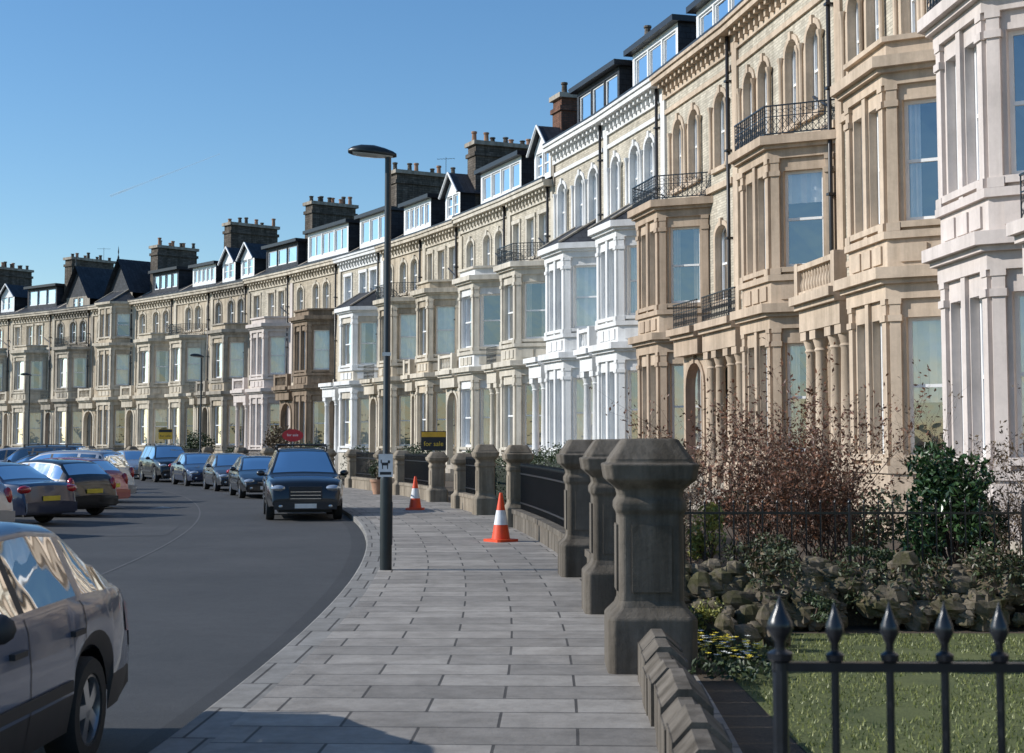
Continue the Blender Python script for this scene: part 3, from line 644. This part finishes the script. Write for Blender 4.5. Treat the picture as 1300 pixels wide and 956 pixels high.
hedge('hedge',15.8,17.4,129.2,.8,1.6,1500,HED,.05); hedge('hedge',23.8,25.8,129.4,.9,1.6,1500,HED,.06); hedge('hedge',33,36,129.4,.8,1.5,1500,HED,.06)
p=pol(129.5,27.0); bush('garden_tree',p[0],p[1],0,1.3,1.3,2.6,1800,.09,BRN,22)
p=pol(129.8,33.0); bush('garden_tree',p[0],p[1],0,1.2,1.2,2.4,1500,.09,HED,18)
for t,mt in ((15.2,HED),(19.0,YEL),(22.5,HED),(31,HED),(38,BRN),(44,HED)):
    p=pol(130.2,t); bush('garden_shrub',p[0],p[1],0,.8,.8,1.6,900,.06,mt,14)
p=pol(127.6,16.3); e=empty('potted_shrub',p); mb=MB(); lathe(mb,0,0,[(0,0),(.2,0),(.28,.42),(.31,.42),(.31,.5),(.25,.5),(.24,.4),(0,.4)],POT,14); mb.obj('clay_pot',e,30)
o=bush('foliage',0,0,.42,.42,.42,.75,700,.045,HED,12); o.parent=e
def railrun(name,x0,y0,x1,y1,z0,h,sp,br,tip,post=None,rails=(.12,.86),pk=2.1,ps=1.5,fs=1.0):
    F=Fr(x0,y0,x1-x0,y1-y0); L=math.hypot(x1-x0,y1-y0); mb=MB(); n=int(L/sp)
    for r in rails: pbox(mb,F,-.02,L,-.012,.012,z0+h*r-.012,z0+h*r+.012,IRON)
    for i in range(n+1):
        u=i*sp; p=F.P(u,0,0); big=post and i%post==0; b=br*(pk if big else 1)
        zt=z0+h-tip; lathe(mb,p[0],p[1],[(b,z0),(b,zt)],IRON,8)
        k=tip/.2*(1.08 if big else 1); s=tip/.2*(ps if big else 1)*fs
        lathe(mb,p[0],p[1],[(b,0),(b,.02*k),(.03*s,.028*k),(.032*s,.045*k),(.014*s,.055*k),(.013*s,.075*k),(.022*s,.09*k),(.033*s,.11*k),(.03*s,.128*k),(.012*s,.165*k),(0,.2*k)],IRON,10,z0=zt)
    return mb.obj(name,None,40)
railrun('garden_railings',1.7,15.2,8.6,15.2,.3,.9,.15,.009,.08,12,(.15,.84))
railrun('iron_fence',.70,3.85,4.6,3.75,0,1.385,.142,.011,.18,30,(.1,.876),1.9,1.4,.85)
# ------------------------------------------------------------ lamps, signs, cones
LP=plain('dark_green_lamp_paint',(.015,.02,.022),.35,0,.2,6); LENS=plain('lamp_lens',(.5,.52,.5),.15,0,.1,4,1)
def lamp(x,y,h=6.0,rz=0,sign=False):
    e=empty('street_lamp',(x,y,0),rz); mb=MB()
    lathe(mb,0,0,[(.0,0),(.085,0),(.085,1.25),(.075,1.32),(.052,1.38),(.045,h-.12),(.045,h-.05),(0,h-.04)],LP,16)
    mb.box(.05,.09,-.045,.045,.35,.95,LP)
    mb.obj('column',e,40)
    hd=MB(); rows=[]
    prof=[(.12,.03,.03,.02),(.07,.055,.06,.035),(-.05,.11,.095,.05),(-.2,.16,.12,.06),(-.38,.17,.11,.06),(-.5,.13,.075,.05),(-.57,.05,.03,.03)]
    for px,wy,zu,zd in prof:
        rows.append([(px,wy*math.cos(a),(zu if math.sin(a)>0 else zd)*math.sin(a)+h-.08+(-px)*.1) for a in [2*math.pi*q/14 for q in range(14)]])
    hd.grid(rows,LP,True,matf=lambda i,j:(LENS if (j>=8 and j<=12 and 1<=i<=4) else LP)); hd.face(rows[0],LP); hd.face(rows[-1][::-1],LP)
    hd.obj('lantern_head',e,60)
    if sign:
        s=MB(); s.box(-.1,.1,-.112,-.105,1.3,1.62,plain('sign_white',(.75,.75,.75),.4)); 
        s.box(-.08,.08,-.115,-.1125,1.33,1.37,BLKP); s.box(-.055,.035,-.115,-.1125,1.46,1.5,BLKP); s.box(.03,.06,-.115,-.1125,1.49,1.53,BLKP)
        for q in (-.05,.02): s.box(q,q+.013,-.115,-.1125,1.41,1.46,BLKP)
        s.box(-.07,-.055,-.115,-.1125,1.49,1.54,BLKP)
        for zz in (1.38,1.54): s.box(-.08,.08,-.104,.07,zz,zz+.02,CHROME)
        s.obj('dog_fouling_sign',e)
        s=MB(); s.box(-.06,.06,-.07,-.063,3.0,3.05,PLW); s.obj('number_tag',e)
    return e
lamp(-1.77,20.6,5.96,rad(0),True)
p=pol(125.6,27.1); lamp(p[0],p[1],6,rad(25)); lamp(-30.3,91.5,6,rad(35))
def agent_sign(t,R,kind,z=1.75,sc=1.0):
    p=pol(R,t); e=empty('for_sale_sign',p,0); mb=MB(); mb.box(-.035,.035,-.02,.02,0,z+.5,plain('sign_post_white',(.6,.6,.58),.6)); 
    if kind=='red':
        red=plain('sign_red',(.5,.02,.03),.4)
        pr=[(.36*sc*math.cos(a),.21*sc*math.sin(a)) for a in [2*math.pi*q/24 for q in range(24)]]
        mb.face([(x,-.05,z+.22+y) for x,y in pr],red); mb.face([(x,-.03,z+.22+y) for x,y in pr][::-1],red)
        for q in range(24):
            a,b=pr[q],pr[(q+1)%24]; mb.face([(a[0],-.05,z+.22+a[1]),(b[0],-.05,z+.22+b[1]),(b[0],-.03,z+.22+b[1]),(a[0],-.03,z+.22+a[1])],red)
        mb.obj('sign_board',e); cl=(.8,.8,.8); zt_=z+.18; ts=.13
    else:
        yl=plain('sign_yellow',(.75,.42,.03),.4); base=BLKP if kind=='black' else yl; ts=.18
        mb.box(-.34*sc,.34*sc,-.05,-.03,z,z+.52*sc,base); mb.box(-.33*sc,.33*sc,-.053,-.0505,z+.36*sc,z+.5*sc,yl if kind=='black' else BLKP); mb.obj('sign_board',e); cl=(.8,.55,.05) if kind=='black' else (.03,.03,.03); zt_=z+.12*sc
    c=bpy.data.curves.new('lettering','FONT'); c.body='for sale'; c.size=ts*sc; c.align_x='CENTER'; c.materials.append(plain('letter_paint',cl,.5))
    o=bpy.data.objects.new('lettering',c); COL.objects.link(o); o.parent=e; o.location=(0,-.056,zt_); o.rotation_euler=(rad(90),0,0)
agent_sign(15.1,128.9,'black',1.5,1.2); agent_sign(25.3,129.0,'red',1.85,1.4); agent_sign(34.8,129.3,'yellow',1.9,1.2)
ORG=plain('cone_orange',(.75,.07,.015),.45,0,.1,5); CW=plain('cone_reflective_white',(.75,.75,.75),.35)
def cone(x,y,z=0):
    e=empty('traffic_cone',(x,y,z),random.uniform(0,1)); mb=MB()
    prism(mb,[(-.24,-.2),(-.2,-.24),(.2,-.24),(.24,-.2),(.24,.2),(.2,.24),(-.2,.24),(-.24,.2)],0,.045,ORG)
    H=.86; rr=lambda z:.175-(.175-.03)*(z/H)
    for a,b,m,o in ((.045,.3,ORG,0),(.3,.56,CW,.003),(.56,H,ORG,0)): lathe(mb,0,0,[(rr(a)+o,a),(rr(b)+o,b)],m,20)
    lathe(mb,0,0,[(.03,H),(.025,H+.01),(0,H+.01)],ORG,20); mb.obj('cone_body',e)
cone(-.2,26.4); cone(-2.55,38.6)
# ------------------------------------------------------------ cars
KINDS={
 'hatch':dict(L=4.1,W=1.72,top=[(0,.5),(.04,.62),(.2,.72),(.6,.84),(1.05,.93),(1.12,.96),(1.5,1.2),(1.85,1.39),(2.1,1.44),(2.6,1.46),(3.2,1.43),(3.5,1.38),(3.85,1.08),(3.96,.98),(4.04,.8),(4.1,.55)],belt=.9,ws=(1.12,1.88),rw=(3.5,3.9),pil=[(2.3,2.38),(3.2,3.3)],wh=(.78,3.3),wr=.31),
 'saloon':dict(L=4.5,W=1.76,top=[(0,.5),(.04,.62),(.2,.7),(.7,.83),(1.15,.92),(1.22,.95),(1.7,1.24),(2.05,1.38),(2.4,1.42),(2.9,1.42),(3.2,1.36),(3.7,1.06),(3.82,1.0),(4.3,.97),(4.42,.9),(4.5,.55)],belt=.9,ws=(1.22,2.05),rw=(3.2,3.75),pil=[(2.4,2.48),(3.2,3.32)],wh=(.82,3.5),wr=.31),
 'sierra':dict(L=4.42,W=1.73,top=[(0,.48),(.04,.58),(.2,.68),(.7,.8),(1.15,.88),(1.24,.91),(1.7,1.2),(2.02,1.35),(2.4,1.4),(2.9,1.41),(3.35,1.37),(3.85,1.08),(4.08,.98),(4.28,.94),(4.36,.9),(4.42,.5)],belt=.9,ws=(1.24,2.02),rw=(3.38,4.0),pil=[(2.38,2.46),(3.26,3.36)],wh=(.85,3.46),wr=.3),
 'suv':dict(L=4.5,W=1.88,top=[(0,.55),(.04,.8),(.12,.94),(.4,1.02),(1.1,1.09),(1.2,1.13),(1.6,1.48),(1.85,1.67),(2.1,1.73),(3.0,1.76),(4.0,1.74),(4.2,1.7),(4.36,1.25),(4.42,1.1),(4.46,.9),(4.5,.5)],belt=1.05,ws=(1.2,1.88),rw=(4.19,4.39),pil=[(2.4,2.48),(3.3,3.4),(4.05,4.15)],wh=(.86,3.5),wr=.36),
 'estate':dict(L=4.6,W=1.78,top=[(0,.5),(.04,.62),(.2,.72),(.7,.85),(1.15,.94),(1.22,.97),(1.7,1.28),(2.05,1.44),(2.4,1.49),(3.4,1.5),(4.1,1.46),(4.25,1.41),(4.45,1.02),(4.52,.95),(4.56,.8),(4.6,.55)],belt=.92,ws=(1.22,2.07),rw=(4.23,4.47),pil=[(2.4,2.48),(3.3,3.4),(4.0,4.1)],wh=(.82,3.55),wr=.32),
 'mpv':dict(L=4.3,W=1.8,top=[(0,.5),(.04,.66),(.2,.82),(.6,.95),(.85,1.02),(.92,1.05),(1.4,1.38),(1.75,1.56),(2.1,1.62),(3.0,1.64),(3.8,1.6),(3.95,1.55),(4.15,1.1),(4.2,1.0),(4.25,.8),(4.3,.55)],belt=1.0,ws=(.92,1.77),rw=(3.93,4.17),pil=[(2.15,2.23),(3.1,3.2),(3.75,3.85)],wh=(.8,3.45),wr=.32),
}
def interp(tab,x):
    for (a,b),(c,d) in zip(tab,tab[1:]):
        if x<=c: return b+(d-b)*(x-a)/(c-a)
    return tab[-1][1]
def car(x,y,head,kind,paint,z=-.12,roof_bars=False,name='parked_car',zs=1.0):
    K=KINDS[kind]; L,W=K['L'],K['W']; e=empty(name,(x,y,z),head); e.scale=(1,1,zs); hw0=W/2; wr=K['wr']; ra=wr+.065; sill=.24 if kind!='suv' else .34
    def zt(X):
        s=0;ww=0
        for d,w in ((-.06,1),(0,2),(.06,1)): s+=interp(K['top'],min(L,max(0,X+d)))*w; ww+=w
        return s/ww if .1<X<L-.1 else interp(K['top'],X)
    def hw(X):
        f=1.0
        if X<.9: f-=.16*((.9-X)/.9)**2.4
        if X>L-.8: f-=.11*((X-L+.8)/.8)**2.4
        return hw0*f
    def ring(X,off=0):
        t=zt(X); bl=min(K['belt']+.05*X/L,t-.05); h=hw(X)+off; zb=sill
        if X<.3 or X>L-.3: zb=sill+.02
        for wx in K['wh']:
            if abs(X-wx)<ra: zb=max(zb,wr+math.sqrt(max(0,ra*ra-(X-wx)**2)))
        zb=min(zb,bl-.1)
        r=h*.945-.03-.36*(t-bl); gl=t-bl
        p=[(h*.955,zb),(h*1.0,zb+.3*(bl-zb)),(h*1.0,zb+.62*(bl-zb)),(h*.975,zb+.9*(bl-zb)),(h*.945,bl)]
        rail=(r,t-.055 if gl>.2 else t-.03)
        a=p[4]; p+=[(a[0]+(rail[0]-a[0])*.07,a[1]+(rail[1]-a[1])*.07),(a[0]+(rail[0]-a[0])*.91,a[1]+(rail[1]-a[1])*.91),rail,(r-.07,t-.018),(r*.45,t),(0,t+.008)]
        full=p+[(-a_,b_) for a_,b_ in p[:-1][::-1]]
        return [(L/2-X,a_,b_) for a_,b_ in full]
    xs=set([0,L]); 
    for i in range(45): xs.add(round(L*i/44,4))
    for q,_ in K['top']: xs.add(q)
    for a,b in K['pil']: xs.update((a,b))
    xs.update(K['ws']); xs.update(K['rw'])
    for wx in K['wh']:
        for i in range(13): xs.add(round(wx-ra*math.cos(math.pi*i/12),4))
        xs.update((round(wx-ra-.004,4),round(wx+ra+.004,4)))
    xs=sorted(q for q in xs if 0<=q<=L)
    xs=[xs[0]]+[b for a,b in zip(xs,xs[1:]) if b-a>.003]
    rows=[ring(q) for q in xs]; ws,rw=K['ws'],K['rw']
    def mf(i,j):
        X=(xs[i]+xs[i+1])/2; jj=j if j<10 else 19-j
        if jj==5:
            if ws[0]+.28<X<rw[1]-.2 and not any(a<X<b for a,b in K['pil']):
                return CGLASS
            if any(a<X<b for a,b in K['pil'][:1]): return BLKP
        if jj>=8 and (ws[0]+.03<X<ws[1]-.06 or rw[0]+.04<X<rw[1]-.03): return CGLASS
        if jj==0: return BLKP if kind in('suv','sierra') else paint
        return paint
    b=MB(); b.grid(rows,paint,False,matf=mf)
    b.face(rows[0],paint); b.face(rows[-1][::-1],paint)
    b.obj('body',e,38)
    d=MB()
    for X in [K['ws'][0]+.1,K['pil'][0][0]+.04,K['pil'][1][0]+.02]:
        for s in (0,1):
            ra_,rb=ring(X-.005,.003),ring(X+.005,.003); idx=range(0,5) if s==0 else range(len(ra_)-1,len(ra_)-6,-1); idx=list(idx)
            for a_,c_ in zip(idx,idx[1:]): d.face([ra_[a_],ra_[c_],rb[c_],rb[a_]],BLKP)
    d.box(-L/2+.25,L/2-.25,-hw0+.3,hw0-.3,.2,.62,BLKP); d.box(-L/2+.3,L/2-.9,-hw0+.1,hw0-.1,.62,.68,BLKP)
    for wx in (K['wh'][0]+ra+.03,): d.box(L/2-K['wh'][1]+ra+.02,L/2-wx,-hw0+.08,hw0-.08,.22,.6,BLKP)
    for sx in (ws[1]+.35,ws[1]+1.2):
        for sy in (-.36,.36): d.box(L/2-sx-.08,L/2-sx+.05,sy-.22,sy+.22,.6,K['belt']+.12,BLKP); d.box(L/2-sx-.05,L/2-sx+.03,sy-.12,sy+.12,K['belt']+.12,K['belt']+.3,BLKP)
    for s in (-1,1):
        y0,y1=sorted((s*(hw0-.01),s*(hw0+.016))); d.box(-L/2+K['L']-K['wh'][1]+ra+.05,L/2-K['wh'][0]-ra-.05,y0,y1,.47,.53,BLKP)
        for X in (K['pil'][0][0]-.15,K['pil'][1][0]-.12):
            y0,y1=sorted((s*(hw0*.97),s*(hw0+.02))); d.box(L/2-X-.09,L/2-X+.09,y0,y1,K['belt']-.14,K['belt']-.11,BLKP if kind=='sierra' else paint)
    zf=zt(.1)
    hf=hw(0.0)
    d.box(L/2-.02,L/2+.02,-hf*.95,hf*.95,.28,.46,BLKP if kind in('sierra','suv') else paint); d.box(L/2-.06,L/2+.012,-hf*.5,hf*.5,.5,zf-.08,BLKP)
    for q in range(3): z_=.53+q*(zf-.66)/3; d.box(L/2-.03,L/2+.022,-hf*.46,hf*.46,z_,z_+.018,CHROME)
    d.box(L/2+.021,L/2+.03,-.26,.26,.31,.42,PLW)
    d.box(-L/2-.05,-L/2+.05,-hw(L)*.98,hw(L)*.98,.3,.52,BLKP if kind in('sierra','suv') else paint); zb=.6 if kind in('hatch','suv','mpv','estate') else .56; d.box(-L/2-.016,-L/2+.0,-.26,.26,zb,zb+.11,PLY)
    for s in (-1,1):
        def ell(cx,cy,cz,rx,ry,rz,m):
            rows=[]
            for i in range(7):
                ph=math.pi*i/6; rows.append([(cx+rx*math.sin(ph)*math.cos(t_),cy+ry*math.sin(ph)*math.sin(t_),cz+rz*math.cos(ph)) for t_ in [2*math.pi*k_/12 for k_ in range(12)]])
            d.grid(rows,m,True)
        ell(L/2-.12,s*hw(.1)*.78,zf-.07 if kind!='suv' else zf-.12,.15,.19,.085,HEADL)
        ell(L/2-.0,s*hw(.1)*.72,.36,.03,.07,.05,HEADL)
        tz=K['belt']-.08; vert=kind in('suv','estate','mpv','hatch')
        if kind=='sierra':
            for X0,X1 in ((L-.26,L-.14),(L-.14,L-.03)):
                r0,r1=ring(X0,.006),ring(X1,.006); i0,i1=(2,3) if s>0 else (len(r0)-3,len(r0)-4)
                d.face([r0[i0],r0[i1],r1[i1],r1[i0]],TAILL)
            y0,y1=sorted((s*.42,s*hw(L)*.97)); d.box(-L/2-.012,-L/2+.02,y0,y1,.62,.8,TAILL)
        else:
            ell(-L/2+.12,s*hw(L-.1)*.87,tz if not vert else tz-.02,.11,.1 if vert else .2,.2 if vert else .1,TAILL)
        ell(L/2-ws[0]-.42,s*(hw0+.1),K['belt']+.07,.07,.11,.075,paint if kind!='sierra' else BLKP)
        d.box(L/2-ws[0]-.45,L/2-ws[0]-.39,min(s*hw0*.92,s*(hw0+.05)),max(s*hw0*.92,s*(hw0+.05)),K['belt']+.0,K['belt']+.04,BLKP)
        if kind in('suv','estate') : 
            rr=ring(2.6)[7]; tube(d,(L/2-2.0,s*(rr[1]+.0),rr[2]+.09),(L/2-3.9,s*(rr[1]),rr[2]+.09),.018,.018,BLKP,6)
            for X in (2.05,3.0,3.85): d.box(L/2-X-.03,L/2-X+.03,s*rr[1]-.015,s*rr[1]+.015,rr[2]-.02,rr[2]+.09,BLKP)
    if roof_bars:
        rr=ring(2.6)[7]
        for X in (2.3,3.4): tube(d,(L/2-X,-rr[1],rr[2]+.13),(L/2-X,rr[1],rr[2]+.13),.025,.025,BLKP,6)
    d.obj('trim_lights_and_plates',e,40)
    for wn,wx in enumerate(K['wh']):
        for s in (-1,1):
            w=MB(); n=24; cy=s*(hw0-.12)
            def ly(prof,m):
                w.grid([[(L/2-wx+r*math.cos(2*math.pi*k_/n),cy+s*yy,wr+r*math.sin(2*math.pi*k_/n)) for k_ in range(n)] for r,yy in prof],m,True)
            ly([(wr*.62,-.09),(wr*.95,-.1),(wr,-.07),(wr,.07),(wr*.95,.1),(wr*.68,.1),(wr*.66,.085)],TYRE)
            ly([(wr*.67,.088),(wr*.62,.092),(wr*.6,.05)],RIM); ly([(wr*.6,.04),(0,.03)],BLKP); ly([(wr*.16,.03),(wr*.16,.085),(0,.09)],RIM)
            for q in range(5):
                a=q*2*math.pi/5; ca,sa=math.cos(a),math.sin(a); wd=.035
                P=lambda r,t_,yy:(L/2-wx+r*ca-t_*sa,cy+s*yy,wr+r*sa+t_*ca)
                for ta_,tb_ in ((-wd,wd),):
                    w.face([P(.04,ta_,.085),P(wr*.62,ta_*1.2,.078),P(wr*.62,tb_*1.2,.078),P(.04,tb_,.085)],RIM)
                    w.face([P(.04,ta_,.085),P(wr*.62,ta_*1.2,.078),P(wr*.62,ta_*1.2,.045),P(.04,ta_,.045)],RIM); w.face([P(.04,tb_,.085),P(wr*.62,tb_*1.2,.078),P(wr*.62,tb_*1.2,.045),P(.04,tb_,.045)],RIM)
            w.obj('wheel_%d'%(wn*2+(s>0)+1),e,40)
def kcar(t,kind,paint,R=123.85,**k):
    p=pol(R,t); a=rad(t); car(p[0],p[1],math.atan2(-math.cos(a),math.sin(a)),kind,paint,**k)
car(-3.42,7.65,rad(-92.5),'sierra',P_NEAR,zs=1.05)
kcar(10.9,'suv',P_BLACK,roof_bars=True); kcar(17.4,'saloon',P_BLACK); kcar(20.6,'hatch',P_GREY); kcar(23.9,'saloon',P_NAVY); kcar(26.9,'suv',P_BLACK); kcar(29.8,'hatch',P_SILV); kcar(32.6,'estate',P_BLACK); kcar(36,'mpv',P_SILV)
kcar(39,'hatch',P_BLACK); kcar(42,'saloon',P_NAVY)
def ecar(t,kind,paint,R=116.8,rot=58):
    p=pol(R,t); car(p[0],p[1],rad(t+90+rot),kind,paint)
ecar(7.9,'hatch',P_SILV,115.9,52); ecar(10.2,'saloon',P_NAVY,116.3,52); ecar(12.0,'hatch',P_BLACK,117.2,46); ecar(14.1,'hatch',P_RED,117.2); ecar(16.1,'mpv',P_SILV,117.3); ecar(18.3,'estate',P_BLACK,117.0)
ecar(20.4,'estate',P_BLACK); ecar(22.5,'suv',P_GREY); ecar(24.7,'hatch',P_NAVY); ecar(27,'mpv',P_SILV); ecar(29.4,'hatch',P_BLACK); ecar(32,'saloon',P_GREY)
# ------------------------------------------------------------ pedestrian
def person(x,y,z,rz):
    e=empty('pedestrian',(x,y,z),rz); e.scale=(1.04,1.04,1.04)
    V=[(0,0,.95),(0,0,1.2),(0,0,1.42),(0,0,1.52),(0,.01,1.62),(0,.01,1.74),(.19,0,1.4),(.25,.02,1.12),(.24,-.1,.88),(-.19,0,1.4),(-.25,-.02,1.12),(-.24,.08,.88),(.1,0,.88),(.11,-.08,.5),(.11,.05,.08),(.11,-.09,.04),(-.1,0,.88),(-.11,.1,.5),(-.11,.22,.1),(-.11,.08,.05)]
    E=[(0,1),(1,2),(2,3),(3,4),(4,5),(2,6),(6,7),(7,8),(2,9),(9,10),(10,11),(0,12),(12,13),(13,14),(14,15),(0,16),(16,17),(17,18),(18,19)]
    Rr=[.15,.15,.14,.06,.1,.09,.07,.055,.035,.07,.055,.035,.1,.07,.045,.04,.1,.07,.045,.04]
    me=bpy.data.meshes.new('figure'); me.from_pydata(V,E,[]); o=bpy.data.objects.new('figure',me); COL.objects.link(o); o.parent=e
    o.modifiers.new('s','SKIN'); sv=me.skin_vertices[0].data
    for i,r in enumerate(Rr): sv[i].radius=(r,r*.8); sv[i].use_root=(i==0)
    s=o.modifiers.new('ss','SUBSURF'); s.levels=2; s.render_levels=2; me.materials.append(plain('dark_coat',(.03,.03,.04),.9))
p=pol(120.6,33.0); person(p[0],p[1],-.12,.4)
# ------------------------------------------------------------ contrail
ct=MB(); m,n,l,b=new_mat('contrail_vapour'); b.inputs['Base Color'].default_value=(.9,.9,.9,1); b.inputs['Roughness'].default_value=1
out=n['Material Output']; mx=n.new('ShaderNodeMixShader'); tr=n.new('ShaderNodeBsdfTransparent'); l.new(ramp(n,l,noise(n,l,pos(n),.01,4),.3,.7,g(.03),g(.25)),mx.inputs[0]); l.new(tr.outputs[0],mx.inputs[1]); l.new(b.outputs[0],mx.inputs[2]); l.new(mx.outputs[0],out.inputs[0])
tube(ct,Vector((-1670,6000,1017)),Vector((-1216,6000,1195)),5,1.8,m,6); ct.obj('contrail')
# ------------------------------------------------------------ world, sun, camera
SE,AZ=29,-90   # elevation, azimuth clockwise from +Y
w=bpy.data.worlds.new('World'); scene.world=w; w.use_nodes=True; n=w.node_tree.nodes; l=w.node_tree.links
sk=n.new('ShaderNodeTexSky'); sk.sky_type='NISHITA'; sk.sun_disc=False; sk.sun_elevation=rad(SE); sk.sun_rotation=rad(AZ%360); sk.air_density=1.1; sk.dust_density=.05; sk.ozone_density=4.0
hs=n.new('ShaderNodeHueSaturation'); hs.inputs['Saturation'].default_value=1.15; l.new(sk.outputs[0],hs.inputs['Color'])
bg=n['Background']; l.new(hs.outputs[0],bg.inputs[0]); bg.inputs[1].default_value=.145
sd=bpy.data.lights.new('sun','SUN'); sd.energy=5.0; sd.angle=rad(.5); sd.color=(1,.965,.91); so=bpy.data.objects.new('sun',sd); COL.objects.link(so)
d=Vector((math.sin(rad(AZ))*math.cos(rad(SE)),math.cos(rad(AZ))*math.cos(rad(SE)),math.sin(rad(SE))))
so.rotation_euler=d.to_track_quat('Z','Y').to_euler(); so.location=(-30,0,40)
cam=bpy.data.cameras.new('camera'); co=bpy.data.objects.new('camera',cam); COL.objects.link(co); scene.camera=co
cam.sensor_width=36; cam.lens=1850/1300*36; cam.shift_y=-45/1300; cam.clip_end=20000; cam.clip_start=.1
co.location=(0,0,1.8); co.rotation_euler=(rad(90)+math.atan(127/1850),0,0)
cam.dof.use_dof=True; cam.dof.focus_distance=28; cam.dof.aperture_fstop=6.3
scene.view_settings.view_transform='Standard'; scene.view_settings.look='None'; scene.view_settings.exposure=0
print('verts',sum(len(m.vertices) for m in bpy.data.meshes))
